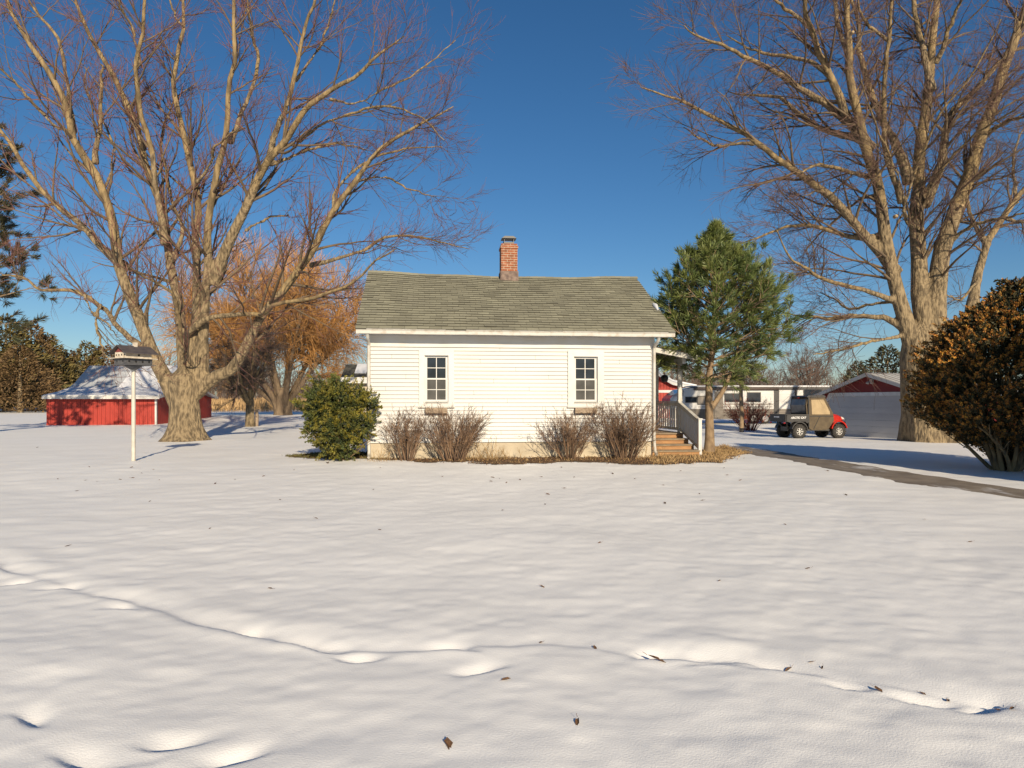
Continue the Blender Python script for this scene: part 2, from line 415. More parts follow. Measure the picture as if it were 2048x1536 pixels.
# ---------------------------------------------------------------- ground
TRACK = [(-300,1040),(0,1128),(150,1178),(330,1215),(560,1282),(800,1298),(950,1288),(1100,1290),(1250,1300),(1500,1325),(1750,1372),(2048,1422),(2300,1460)]
TRACK = np.array([gp(a, b)[:2] for a, b in TRACK])
PRINTS = [(60,1432),(180,1512),(350,1478),(470,1512),(120,1175),(240,1215),(500,1262),(640,1292),(720,1310),(960,1338),(1310,1312),(1420,1330),(1560,1342),(1700,1372),(1850,1398),(1960,1412),(30,1165),(900,1300)]
PRINTS = np.array([gp(a, b)[:2] for a, b in PRINTS])
def snow_height(x, y):
    z = terrain(x, y)
    a = np.clip(1.2-np.abs(y-10)/60, 0, 1)
    z = z + a*(.030*vnoise(x*.55+3, y*.35+9) + .019*vnoise(x*1.5+7, y*1.15+2) + .013*vnoise(x*3.0+1, y*3.6+5) + .007*vnoise(x*6+1, y*8.5+5) + .0035*vnoise(x*13+1, y*15+5))
    # trail of disturbed snow across the foreground
    d = np.full(x.shape, 9.); s = np.zeros(x.shape); acc = 0
    for p, q in zip(TRACK[:-1], TRACK[1:]):
        v = q-p; l = np.hypot(*v)
        t = np.clip(((x-p[0])*v[0]+(y-p[1])*v[1])/(l*l), 0, 1)
        dd = ((x-p[0]-t*v[0])*(-v[1])+(y-p[1]-t*v[1])*v[0])/l
        rr = np.hypot(x-p[0]-t*v[0], y-p[1]-t*v[1])*np.sign(dd+1e-9)
        k = np.abs(rr) < np.abs(d)
        d = np.where(k, rr, d); s = np.where(k, acc+t*l, s); acc += l
    mod = np.clip(.62+1.3*vnoise(s*1.5, s*0+4), 0.34, 1.1)
    dw = d+.10*vnoise(s*2.1, s*0+8)
    def gash(e, n=.022, f=.13): return np.where(e < 0, np.exp(-(e/n)**2), np.exp(-(e/f)**2))
    z = z - mod*.024*gash(dw) + .012*mod*np.exp(-((dw+.10)/.07)**2) + .010*mod*np.exp(-((dw-.30)/.12)**2)
    for i, (px_, py_) in enumerate(PRINTS):
        ex = (x-px_)/(.10+.07*((i*37) % 10)/10); tilt = .35*((i*53) % 10/10-.6)
        z = z - .042*np.exp(-ex**2)*gash(y-py_-tilt*(x-px_)+.05*np.sin((x-px_)*9+i), .026, .10)
    return z
def axis(segs):
    out = []
    for a, b, n in segs: out += list(np.linspace(a, b, n, endpoint=False))
    return np.array(out + [segs[-1][1]])
gx = axis([(-1500,-300,6),(-300,-60,14),(-60,-14,40),(-14,-5,70),(-5,5,400),(5,14,70),(14,60,40),(60,300,14),(300,1500,6)])
gy = np.concatenate([axis([(-300,-40,6),(-40,-4,14),(-4,2,14)])[:-1], 2*np.exp(np.linspace(0, math.log(60/2.), 520))[:-1], axis([(60,150,40),(150,400,14),(400,1500,6)])])
X, Y = np.meshgrid(gx, gy)
Z = snow_height(X.ravel(), Y.ravel())
nx, ny = len(gx), len(gy)
ii, jj = np.meshgrid(np.arange(ny-1), np.arange(nx-1), indexing='ij')
q = (ii*nx+jj).ravel()
g = Geo(); g.add(np.stack([X.ravel(), Y.ravel(), Z], 1), np.stack([q, q+1, q+nx+1, q+nx], 1), 0, True)
single('ground', g, M['snow'], kind='structure')

def ground_patch(name, pts, m, lift=.02, wob=.12, step=.12, kind='structure', label=None):
    """irregular flat patch draped over the terrain; pts polygon in x,y"""
    pts = np.array(pts, float); P = []
    for a, b in zip(pts, np.roll(pts, -1, 0)):
        n = max(2, int(np.hypot(*(b-a))/step))
        for t in np.linspace(0, 1, n, endpoint=False): P.append(a+(b-a)*t)
    P = np.array(P); c = P.mean(0)
    d = P-c; l = np.hypot(d[:,0], d[:,1])[:, None]
    P = P + d/l*((vnoise(P[:,0]*2.3+11, P[:,1]*2.3+4)+.6*vnoise(P[:,0]*7+1, P[:,1]*7+4))*2*wob)[:, None]
    rings = [1, .96, .85, .7, .5, .3, .12]
    V = []; n = len(P)
    for k in rings:
        q_ = c+(P-c)*k
        z = snow_height(q_[:,0], q_[:,1]) + (lift if k < 1 else -.03)
        V.append(np.column_stack([q_, z]))
    F = []
    for r_ in range(len(rings)-1):
        for i in range(n):
            j = (i+1) % n
            F.append((r_*n+i, r_*n+j, (r_+1)*n+j, (r_+1)*n+i))
    F.append(tuple((len(rings)-1)*n+i for i in range(n)))
    g = Geo(); g.add(np.concatenate(V), F, 0, True)
    return single(name, g, m, kind=kind, label=label)

# driveway strip beside the house
def strip(name, left, right, m, lift=.03, n=90, wob=.18):
    L_ = np.array(left); R_ = np.array(right)
    def res(A):
        s = np.concatenate([[0], np.cumsum(np.hypot(*np.diff(A, axis=0).T))]); t = np.linspace(0, s[-1], n)
        return np.column_stack([np.interp(t, s, A[:,0]), np.interp(t, s, A[:,1])])
    L_ = res(L_); R_ = res(R_)
    k = np.arange(n)
    L_[:,0] += wob*2*vnoise(k*.33, k*0+3)+wob*vnoise(k*1.1, k*0+5); R_[:,0] += wob*3*vnoise(k*.3, k*0+13)+wob*vnoise(k*1.2, k*0+15)
    V = []; W_ = 9
    for j in range(W_):
        t = j/(W_-1); p = L_*(1-t)+R_*t
        z = snow_height(p[:,0], p[:,1]) + (lift if 0 < j < W_-1 else -.03)
        V.append(np.column_stack([p, z]))
    F = [(j*n+i, (j+1)*n+i, (j+1)*n+i+1, j*n+i+1) for j in range(W_-1) for i in range(n-1)]
    g = Geo(); g.add(np.concatenate(V), F, 0, True)
    return single(name, g, m, kind='structure')
strip('driveway', [gp(*q)[:2] for q in ((1445,900),(1560,919),(1640,938),(1740,957),(1840,974),(1950,989),(2048,1002),(2400,1055))],
      [gp(*q)[:2] for q in ((1470,892),(1560,902),(1640,917),(1740,933),(1840,948),(1950,964),(2048,979),(2400,1030))], M['drive'], lift=.012, wob=.06)

# ---------------------------------------------------------------- the white house
TH = math.radians(6.7)
HF = Frame((-3.60, 17.17), TH)
GRADE = .15
WID = HF.u(1305.5, 0)
DEP = 5.85
RV = 2.93                                     # ridge position in v
EV = -.48                                     # eave overhang
house = thing('white_house', 'small white clapboard house with green-grey shingle roof and brick chimney', 'house', (HF.P[0], HF.P[1], GRADE), TH)
zf = HF.z(1020, 884, 0); zs = HF.z(1020, 688, 0)
z_eb = HF.z(1020, 670.5, EV); z_et = HF.z(1020, 660, EV)
z_rd = HF.z(1020, 549, RV)
uL, uR = HF.u(713, EV), HF.u(1349, EV)
uLr, uRr = HF.u(737, RV), HF.u(1271, RV)
uL = (uL+uLr)/2 if abs(uL-uLr) < .6 else uL
uR = (uR+uRr)/2 if abs(uR-uRr) < .6 else uR
g = Geo(); g.box(-.0, WID, 0.012, DEP, -.15, zf-.003); part('foundation', g, M['concrete'], house)
wins = [(838,908,849,896.7), (1135.6,1207.3,1147,1194.7)]
wz0, wz1 = HF.z(870, 806, 0), HF.z(870, 711, 0)
ops = [(HF.u(w[2],0), HF.u(w[3],0)) for w in wins]
g = Geo()
B = .1016
def sidboard(g, a, b, z, axis_, face, zt):
    o = .033
    if axis_ == 'f': v = [(a,-o,z),(b,-o,z),(b,-.002,zt),(a,-.002,zt),(a,.02,z),(b,.02,z)]
    elif axis_ == 'l': v = [(-o,b,z),(-o,a,z),(-.002,a,zt),(-.002,b,zt),(.02,b,z),(.02,a,z)]
    elif axis_ == 'r': v = [(WID+o,a,z),(WID+o,b,z),(WID+.002,b,zt),(WID+.002,a,zt),(WID-.02,a,z),(WID-.02,b,z)]
    else: v = [(b,DEP+o,z),(a,DEP+o,z),(a,DEP+.002,zt),(b,DEP+.002,zt),(b,DEP-.02,z),(a,DEP-.02,z)]
    g.add(v, [(0,1,2,3),(4,5,1,0)])
k = 0; z = zf
ztop = z_rd-.12
while z < ztop:
    zt = z+B
    if z < zs+.2:
        if zt > wz0 and z < wz1:
            segs = [(0, ops[0][0]), (ops[0][1], ops[1][0]), (ops[1][1], WID)]
        else: segs = [(0, WID)]
        kb = kb+1 if 'kb' in dir() else 0
        cuts = [c for c in ((kb*1.37+.6) % 3.6, (kb*1.37+.6) % 3.6+3.66)]
        for a, b in segs:
            e = [a]+[c for c in cuts if a+.3 < c < b-.3]+[b]
            for a_, b_ in zip(e[:-1], e[1:]): sidboard(g, a_+(.002 if a_ != a else 0), b_-(.003 if b_ != b else 0), z+R.normal()*.0008, 'f', 0, zt)
        sidboard(g, 0, WID, z, 'b', 0, zt)
    f = 0 if z < 3.35 else (z-3.35)/(ztop-3.35)
    a, b = f*RV+.0, DEP-f*(DEP-RV)
    if b-a > .1:
        sidboard(g, a, b, z, 'l', 0, zt); sidboard(g, a, b, z, 'r', 0, zt)
    z = zt
# solid core behind the boards (with a dark opening at each window)
part('wall', g, M['siding'], house)
g = Geo(); g.box(.03, WID-.03, .35, DEP-.03, zf, 3.3); part('interior', g, M['dark'], house)
g = Geo(); g.box(-.03, WID+.03, -.05, -.018, zs-.10, z_eb+.02); part('frieze_board', g, M['trim'], house)
g = Geo(); g.box(uL+.05, uR-.05, EV+.06, -.051, z_eb+.022, z_eb+.045); part('soffit', g, M['trim'], house)
for a, b in ((-.045, .045), (WID-.045, WID+.045)):
    g = Geo(); g.box(a, b, -.045, .06, zf-.01, zs-.102); part('corner_board', g, M['trim'], house)
# roof: tabs of shingles with a sagging ridge
def roof_pt(u, s, h=0.0):
    """s 0 at eave, 1 at ridge"""
    su = (u-uL)/(uR-uL)
    sag = -.09*math.sin(math.pi*min(max(su, 0), 1))*s**1.5 + .012*math.sin(su*23)*s
    n = np.array((-(z_rd-z_et), (RV-EV))); n /= np.linalg.norm(n)
    return (u, EV+s*(RV-EV)+n[0]*h, z_et+s*(z_rd-z_et)+sag+n[1]*h)
g = Geo(); NU = 40
for back in (False, True):
    V = []
    for h in (0, -.07):
        for s in (0, .5, 1):
            for i in range(NU+1):
                p = roof_pt(uL+(uR-uL)*i/NU, s, 0 if s == 1 else h)
                p = (p[0], p[1], p[2]+(h*1.2 if s == 1 else 0))
                V.append((p[0], 2*RV-p[1] if back else p[1], p[2]))
    n = NU+1; F = []
    for r_ in range(2):
        for i in range(NU):
            F.append((r_*n+i, r_*n+i+1, (r_+1)*n+i+1, (r_+1)*n+i)); F.append((3*n+r_*n+i, 3*n+(r_+1)*n+i, 3*n+(r_+1)*n+i+1, 3*n+r_*n+i+1))
        for i in (0, NU): F.append((r_*n+i, (r_+1)*n+i, 3*n+(r_+1)*n+i, 3*n+r_*n+i))
    for i in range(NU): F.append((i, i+1, 3*n+i+1, 3*n+i))
    g.add(V, F)
roof = part('roof', g, M['shingle_base'], house)
g = Geo()
NC = 25
for back in (False, True):
    for c in range(NC):
        s0, s1 = (c-.12)/NC if c else -.012, min((c+1.25)/NC, 1.0)
        u = uL-.015-(.3*((c*.5) % 1))-R.random()*.05
        while u < uR+.015:
            w = .305+R.normal()*.006
            a, b = max(u, uL-.015), min(u+w-.006, uR+.015); u += w
            if b-a < .03: continue
            dj = R.normal()*.0018; t = .027+abs(R.normal())*.006
            P = [roof_pt(a, s0+dj, t), roof_pt(b, s0+dj+R.normal()*.0012, t), roof_pt(b, s1, .004), roof_pt(a, s1, .004), roof_pt(a, s0+dj, .001), roof_pt(b, s0+dj, .001)]
            if back: P = [(p[0], 2*RV-p[1], p[2]) for p in P]
            g.add(P, [(0,1,2,3),(4,0,3),(5,2,1)]); g.add(P, [(4,5,1,0)], 1)
for i in range(34):                             # ridge caps
    a = uL-.02+(uR-uL+.04)*i/34; b = a+(uR-uL+.04)/34+.03
    p, q_ = roof_pt(a, 1, .03), roof_pt(b, 1, .038)
    pe, qe = roof_pt(a, .962, .022), roof_pt(b, .962, .028)
    g.add([pe, qe, q_, p, (q_[0], 2*RV-qe[1], qe[2]), (p[0], 2*RV-pe[1], pe[2])], [(0,1,2,3),(3,2,4,5)])
part('shingles', g, [M['shingle'], M['shingle_base']], roof)
# fascia and gutter
g = Geo(); n = 30
for i in range(n):                               # slightly wavy old gutter
    a, b = uL+(uR-uL)*i/n, uL+(uR-uL)*(i+1)/n
    wa, wb = .008*math.sin(i*.7)+.005*math.sin(i*2.1), .008*math.sin((i+1)*.7)+.005*math.sin((i+1)*2.1)
    za, zb = z_eb+wa*.4, z_eb+wb*.4; h1 = (z_et-z_eb)*.55; h2 = z_et-z_eb-.012
    V = []
    for x, zz in ((a, za), (b, zb)):
        for yy, hh in ((EV+.03, 0), (EV-.035, .0), (EV-.045, h1), (EV-.025, h1+.004), (EV-.06, h2), (EV+.03, h2)): V.append((x, yy, zz+hh))
    g.add(V, [(0,6,7,1),(1,7,8,2),(2,8,9,3),(3,9,10,4),(4,10,11,5)])
    if i == 0: g.add(V[:6], [(0,1,2,3,4,5)])
    if i == n-1: g.add(V[6:], [(5,4,3,2,1,0)])
part('gutter', g, M['trim_worn'], house)
for uu in (uL, uR):                              # rake boards on the gable ends
    g = Geo(); sgn = -1 if uu == uL else 1
    a, b = roof_pt(uu, .02, -.10), roof_pt(uu, 1, -.09)
    g.bar((uu-sgn*.02, a[1], a[2]), (uu-sgn*.02, RV, b[2]+.0), .025, .15)
    g.bar((uu-sgn*.02, 2*RV-a[1], a[2]), (uu-sgn*.02, RV+.002, b[2]+.0), .022, .145)
    part('rake_board', g, M['trim_worn'], house)
g = Geo(); pa, pb = roof_pt(uR-.05, .34, .02), roof_pt(uR-.05, .47, .02)
g.tubes(np.array([pa, tuple((np.array(pa)+np.array(pb))/2+np.array((0,0,.03))), pb]), np.array([.02,.07,.015]), 10); part('snow_patch', g, M['roofsnow'], roof)
# downspouts
def downspout(u, name='downspout'):
    g = Geo()
    g.tubes(np.array([(u,EV+.02,z_eb+.03),(u,EV+.04,z_eb-.05),(u,EV+.14,z_eb-.12),(u,-.12,z_eb-.2),(u,-.08,z_eb-.27),(u,-.08,z_eb-.6),(u,-.08,1.4),(u-.005,-.085,.75),(u+.005,-.085,.45),(u+.01,-.12,.30),(u+.015,-.24,.21)]), np.array([.042]*11), 8, cap=True)
    return part(name, g, M['trim_worn'], house)
downspout(HF.u(1308.5, -.08)); downspout(HF.u(737.5, -.08))
# windows
for w, op in zip(wins, ops):
    o0, o1 = HF.u(w[0], -.03), HF.u(w[1], -.03); a, b = op
    zb, zt = HF.z(w[0], 813, -.03), HF.z(w[0], 700.5, -.03)
    g = Geo()
    g.box(o0, a, -.062, .0, zb, zt); g.box(b, o1, -.062, .0, zb, zt); g.box(a, b, -.060, .0, wz1, zt); g.box(a, b, -.060, .0, zb, wz0)
    g.box(a-.0, a+.018, -.002, .12, wz0, wz1); g.box(b-.018, b, -.002, .12, wz0, wz1); g.box(a+.018, b-.018, -.002, .12, wz1-.018, wz1)
    wo = part('window', g, M['trim'], house)
    g = Geo(); g.prism([(-.075, wz0-.012), (-.075, wz0+.006), (.12, wz0+.03), (.12, wz0-.01)], 0, a+.001, b-.001); g.box(o0-.02, o1+.02, -.08, -.01, zb-.03, zb-.001); part('sill', g, M['trim_worn'], wo)
    a += .018; b -= .018; z0, z1 = wz0+.03, wz1-.018; zm = HF.z(870, 757.6, 0)
    for lo, hi, v, pm, nm in ((zm-.015, z1, .055, M['pane'], 'pane'), (z0, zm+.015, .03, M['screen'], 'insect_screen')):
        st = .05; g = Geo()
        g.box(a, a+st, v-.02, v+.02, lo, hi); g.box(b-st, b, v-.02, v+.02, lo, hi); g.box(a+st, b-st, v-.02, v+.02, hi-.035, hi); g.box(a+st, b-st, v-.02, v+.02, lo, lo+(.055 if lo == z0 else .035))
        gl, gh = lo+(.055 if lo == z0 else .035), hi-.035; um, zq = (a+b)/2, (gl+gh)/2
        g.box(um-.010, um+.010, v-.012, v+.0, gl, gh); g.box(a+st, um-.010, v-.010, v+.0, zq-.009, zq+.009); g.box(um+.010, b-st, v-.010, v+.0, zq-.009, zq+.009)
        part('sash', g, M['trim'], wo)
        g = Geo(); g.box(a+st, b-st, v+.004, v+.01, gl, gh); part(nm, g, pm, wo)
    g = Geo(); c0, c1 = a+.0, b-.02; zc = zb-.17
    g.box(c0, c1, -.16, -.018, zc, zc+.03); g.box(c0, c1, -.16, -.14, zc+.03, zb-.035); g.box(c0, c0+.02, -.139, -.018, zc+.03, zb-.035); g.box(c1-.02, c1, -.139, -.018, zc+.03, zb-.035)
    part('window_box', g, M['oldwood'], house)
# chimney
cu0, cu1 = HF.u(1002, RV-.2), HF.u(1034.5, RV-.2)
zc0 = z_rd-.45; zb1 = HF.z(1018, 543, RV-.2); zc1 = HF.z(1018, 488, RV-.2)
cw = (cu1-cu0); cv0 = RV-.27; cv1 = cv0+cw
g = Geo(); g.box(cu0, cu1, cv0, cv1, zb1, zc1-.14); g.box(cu0-.02, cu1+.02, cv0-.02, cv1+.02, zc1-.139, zc1-.07); g.box(cu0+.005, cu1-.005, cv0+.005, cv1-.005, zc1-.069, zc1)
ch = part('chimney', g, M['brick'], house)
g = Geo(); g.box(cu0-.025, cu1+.025, cv0-.025, cv1+.025, zc0, zb1-.001); part('flashing', g, M['lead'], ch)
g = Geo(); um, vm = (cu0+cu1)/2, (cv0+cv1)/2
g.box(um-.15, um+.15, vm-.15, vm+.15, zc1+.001, zc1+.07)
for i in (-1, 1):
    for j in (-1, 1): g.box(um+i*.14-.008, um+i*.14+.008, vm+j*.14-.008, vm+j*.14+.008, zc1+.07, zc1+.17)
g.prism([(um-.22, zc1+.171), (um+.22, zc1+.171), (um+.13, zc1+.235), (um-.13, zc1+.235)], 1, vm-.2, vm+.2)
part('chimney_cap', g, M['black'], ch)
# porch on the right side
PU = HF.u(1400, .22)                              # outer line of stair and deck
PV = 1.75
zd = .70
g = Geo(); g.box(WID+.02, PU+.04, PV, DEP, zd-.04, zd); g.box(WID+.02, PU+.02, PV+.03, DEP-.03, zd-.2, zd-.041); part('porch_deck', g, M['oldwood'], house)
NS = 4; run = (PV-.15)/NS; rise = (zd-GRADE)/(NS+.0)
g = Geo(); gt = Geo()
for i in range(NS):
    v0 = .15+run*i; zt = GRADE+rise*(i+1)-.0
    if i < NS: g.box(WID+.04, PU-.03, v0+.03, v0+run+.03 if i < NS-1 else PV-.003, .05, zt-.035)
    gt.box(WID+.03, PU-.02, v0-.01, v0+run+.02, zt-.034, zt-.001)
st = part('porch_stair', g, M['wood'], house); part('stair_treads', gt, M['tread'], st)
zrl = HF.z(1356, 804, PV)
def railing(p, q, z0p, z0q, hgt, n, name='porch_railing'):
    g = Geo(); p = np.array(p, float); q = np.array(q, float)
    A = lambda h: (p[0], p[1], z0p+h); Bq = lambda h: (q[0], q[1], z0q+h)
    g.bar(A(hgt), Bq(hgt), .10, .045); g.bar(A(hgt-.07), Bq(hgt-.07), .04, .08); g.bar(A(.10), Bq(.10), .04, .08)
    r_ = part(name, g, M['trim_worn'], house)
    for i in range(n):
        t = (i+.7)/(n+.4); x, y = p+(q-p)*t; zz = z0p+(z0q-z0p)*t
        g = Geo(); g.box(x-.019, x+.019, y-.03, y+.03, zz+.08, zz+hgt-.06); part('baluster', g, M['trim'], r_)
hr = zrl-zd
railing((PU, PV+.06), (PU, DEP-.1), zd, zd, hr, 20)
railing((PU, .30), (PU, PV-.05), GRADE+.10, zd, hr-.03, 11, 'stair_railing')
for v in (PV, 3.8, DEP-.05):
    g = Geo(); g.box(PU-.05, PU+.05, v-.05, v+.05, zd, 2.68); g.box(PU-.065, PU+.065, v-.065, v+.065, zd+hr+.03, zd+hr+.06); part('porch_post', g, M['trim_worn'], house)
g = Geo(); g.box(PU-.045, PU+.045, .20, .29, GRADE-.1, GRADE+.10+hr-.02); g.box(PU-.06, PU+.06, .185, .305, GRADE+.101+hr-.02, GRADE+.13+hr-.02); part('newel_post', g, M['trim'], house)
g = Geo(); g.box(PU-.05, PU+.05, PV-.35, DEP, 2.681, 2.86); part('porch_beam', g, M['trim'], house)
g = Geo(); po = PU+.30; pv0 = PV-.65
g.prism([(WID+.02, 3.16), (po, 2.86), (po, 2.90), (WID+.02, 3.20)], 1, pv0+.03, DEP+.2); pr = part('porch_roof', g, M['trim'], house)
g = Geo(); g.prism([(WID+.02, 3.203), (po+.03, 2.903), (po+.03, 2.925), (WID+.02, 3.226)], 1, pv0-.02, DEP+.22); part('roofing', g, M['shingle_base'], pr)
g = Geo(); g.prism([(WID+.03, 3.06), (po, 2.76), (po, 2.90), (WID+.03, 3.20)], 1, pv0, pv0+.028); part('rake_fascia', g, M['trim_worn'], pr)
g = Geo(); g.box(po, po+.09, pv0, DEP+.2, 2.79, 2.90); part('porch_gutter', g, M['trim_worn'], pr)
for i in range(9):
    v = pv0+.35+i*.5
    g = Geo(); g.prism([(WID+.03, 3.08), (po-.02, 2.79), (po-.02, 2.86), (WID+.03, 3.158)], 1, v, v+.04); part('rafter', g, M['trim'], pr)
g = Geo(); g.tubes(np.array([(po+.045, PV-.3, 2.80), (po+.02, PV-.28, 2.70), (PU+.15, PV-.0, 2.60), (PU+.10, PV+.12, 2.5), (PU+.10, PV+.14, 1.6), (PU+.10, PV+.14, .3)]), np.array([.035]*6), 8, cap=True); part('porch_downspout', g, M['trim_worn'], house)
# feeder hanging from porch ceiling
fx = HF.xy(HF.u(1329, 4.2), 4.2); fz = CZ+(803-757)*fx[1]/FPX
fd = thing('hanging_feeder', 'small dark round feeder hanging from the porch ceiling', 'feeder', (fx[0], fx[1], fz-.12))
g = Geo(); g.lathe([(0,-.12),(.09,-.11),(.12,-.03),(.13,.05),(.06,.12),(0,.13)], 16); part('bowl', g, M['black'], fd, (0,0,-.12))
g = Geo(); g.tubes(np.array([(0,0,.12),(0,0,.3),(0,0,2.92-fz)]), np.array([.006]*3), 5); part('wire', g, M['black'], fd, (0,0,-.12))

# ---------------------------------------------------------------- red shed on the left
BF = Frame(((93-1024)*40.5/FPX, 40.5), TH)
bg = float(terrain(*BF.P)); BW = BF.u(312, 0); BD = 10.4
barn = thing('red_shed', 'low red board shed with flared snowy roof behind the birdhouse', 'shed', (BF.P[0], BF.P[1], bg), TH)
bz = BF.z(200, 796, 0)
g = Geo()
nb = 26
for i in range(nb):                                # vertical boards with grooves
    a, b = BW*i/nb+.008, BW*(i+1)/nb-.008
    g.box(a, b, -.018, .02, bg-.2, bz+.1)
g.box(.0, BW, .021, .05, bg-.2, bz+.1); g.box(0, .05, .051, BD, bg-.2, bz+.1); g.box(.05, BW-.05, BD-.05, BD, bg-.2, bz+.1)
nb = 36
for i in range(nb):
    a, b = .06+(BD-.06)*i/nb+.008, .06+(BD-.06)*(i+1)/nb-.008
    g.box(BW-.02, BW+.018, a, b, bg-.2, bz+.1)
g.box(BW-.05, BW-.021, .051, BD-.051, bg-.2, bz+.1)
part('wall', g, M['red'], barn)
g = Geo(); g.box(BW-.05, BW+.05, -.06, .06, bg-.1, bz); part('corner_trim', g, M['trim'], barn)
ze = BF.z(84, 791, -.4); prof = [(-.4, ze), (1.2, ze+.22), (2.6, ze+.52), (3.3, ze+.85), (4.0, ze+1.30), (5.2, ze+2.05)]
full = prof + [(10.4-v, zz) for v, zz in prof[::-1]][1:]
g = Geo(); ua, ub = BF.u(84, -.4), BW+.35
und = [(v, zz-.12) for v, zz in full]
g.prism(full + und[::-1], 0, ua, ub); rf = part('roof', g, M['galv'], barn)
g = Geo(); sp = [(v, zz+.004) for v, zz in prof]; g.prism([(v, zz+.035) for v, zz in sp]+sp[::-1], 0, ua+2.9, ub-.03)
g.prism([(v, zz+.03) for v, zz in sp[:3]]+sp[:3][::-1], 0, ua+.05, ua+2.899); part('roof_snow', g, M['roofsnow'], rf)
g = Geo(); g.box(ua, ub, -.44, -.402, ze-.2, ze+.0); part('fascia', g, M['trim'], barn)
g = Geo()
for q0, q1 in zip(full[:-1], full[1:]): g.bar((ub+.0151, q0[0], q0[1]-.08), (ub+.0151, q1[0], q1[1]-.08), .03, .16)
part('rake_board', g, M['trim'], barn)
g = Geo(); g.add([(BW-.02, v, zz-.13) for v, zz in full]+[(BW-.02, v, zz) for v, zz in ((BD, bz), (0, bz))], [tuple(range(len(full)+2))])
g.add([(.02, v, zz-.13) for v, zz in full]+[(.02, v, zz) for v, zz in ((BD, bz), (0, bz))], [tuple(range(len(full)+2))]); part('gable', g, M['red'], barn)

# ---------------------------------------------------------------- outbuilding behind the left of the house
OF = Frame(((689-1024)*31/FPX, 31), TH); og = float(terrain(*OF.P))
ob = thing('outbuilding', 'small white outbuilding with dark shingle roof behind the house corner', 'shed', (OF.P[0], OF.P[1], og), TH)
oe, orr = OF.z(690, 754, -.3), OF.z(690, 729, 1.6)
g = Geo(); g.box(0, 4.5, 0, 3.2, og-.2, oe); part('wall', g, M['concrete'], ob)
g = Geo(); g.prism([(-.3, oe), (1.6, orr), (3.5, oe), (3.5, oe-.08), (1.6, orr-.1), (-.3, oe-.08)], 0, -.12, 4.7); rf = part('roof', g, M['shingle_base'], ob)
g = Geo()
for c in range(13):
    for k in range(16):
        s0, s1 = c/13, (c+1.1)/13; a = -.12+.3*k-.15*(c % 2)
        P = lambda u, s, h: (max(-.12, min(u, 4.7)), -.3+s*1.9-.3*h, oe+s*(orr-oe)+h)
        g.add([P(a, s0, .02), P(a+.29, s0, .02), P(a+.29, s1, .004), P(a, s1, .004), P(a, s0, .002), P(a+.29, s0, .002)], [(0,1,2,3),(4,5,1,0)])
part('shingles', g, mat('dark_shingle', (.055,.052,.045), (.09,.085,.07), scale=3, rough=.9, island=.3), rf)
g = Geo(); g.prism([(.2, oe+.2+.02*0), (1.55, orr+.035), (1.55, orr+.01), (.2, oe+.07*1.2+.07)], 0, .42, .95); part('roof_snow', g, M['roofsnow'], rf)
g = Geo(); g.box(-.14, 4.72, -.34, -.302, oe-.28, oe-.01); g.box(.02, .14, -.2, -.1, og, oe-.09); part('fascia', g, M['trim'], ob)

# ---------------------------------------------------------------- birdhouse on a pole
bp = gp(267, 922)
bh = thing('birdhouse', 'two-tier purple martin birdhouse with dark roof on a tall white pole', 'birdhouse', tuple(bp), math.radians(61))
zt = CZ+(803-738)*bp[1]/FPX
g = Geo(); g.tubes(np.array([(0,0,bp[2]-.2),(0,0,bp[2]+1.2),(0,0,zt+.05)]), np.array([.050,.048,.046]), 14); part('pole', g, M['pole'], bh)
g = Geo(); g.lathe([(.06,zt-.02),(.10,zt),(.2,zt+.07),(.2,zt+.085),(0,zt+.086)], 14); part('bracket', g, M['birddark'], bh)
def tier(z0, z1, lx, ly, m, holes_end, holes_side, name):
    g = Geo(); g.box(-lx, lx, -ly, ly, z0, z1); t = part(name, g, m, bh)
    zz = (z0+z1)/2
    def hole(p, q, r):
        g = Geo(); g.tubes(np.array([p, q]), np.array([r, r]), 12, cap=True); part('entrance_hole', g, M['dark'], t)
    for i in range(holes_side):
        x = -lx+2*lx*(i+.5)/holes_side
        for s in (-1, 1): hole((x, s*(ly-.01), zz), (x, s*(ly+.004), zz), .026)
    for i in range(holes_end):
        y = -ly+2*ly*(i+.5)/holes_end
        for s in (-1, 1): hole((s*(lx-.01), y, zz), (s*(lx+.004), y, zz), .022)
g = Geo(); g.box(-.40, .40, -.30, .30, zt+.087, zt+.10); part('lower_deck', g, M['birddark'], bh)
tier(zt+.101, zt+.245, .34, .235, M['birddark'], 2, 4, 'lower_tier')
g = Geo(); g.box(-.43, .43, -.32, .32, zt+.246, zt+.262); part('upper_deck', g, M['birdwhite'], bh)
tier(zt+.263, zt+.40, .33, .22, M['birdwhite'], 4, 1, 'upper_tier')
g = Geo(); g.prism([(-.22, zt+.401), (.22, zt+.401), (0, zt+.545)], 0, -.33, .33); part('gable', g, M['maroon'], bh)
g = Geo()
for s in (-1, 1): g.prism([(0, zt+.552), (s*.33, zt+.36), (s*.33, zt+.378), (0, zt+.572)], 0, -.43, .45)
rf = part('roof', g, M['birdroof'], bh)
g = Geo(); g.box(.0, .08, -.04, .04, zt+.53, zt+.66); part('chimney', g, M['birdwhite'], rf)

# ---------------------------------------------------------------- garage on the right
f = np.array((-.301, .954)); A = np.array((18.25, 31.5))
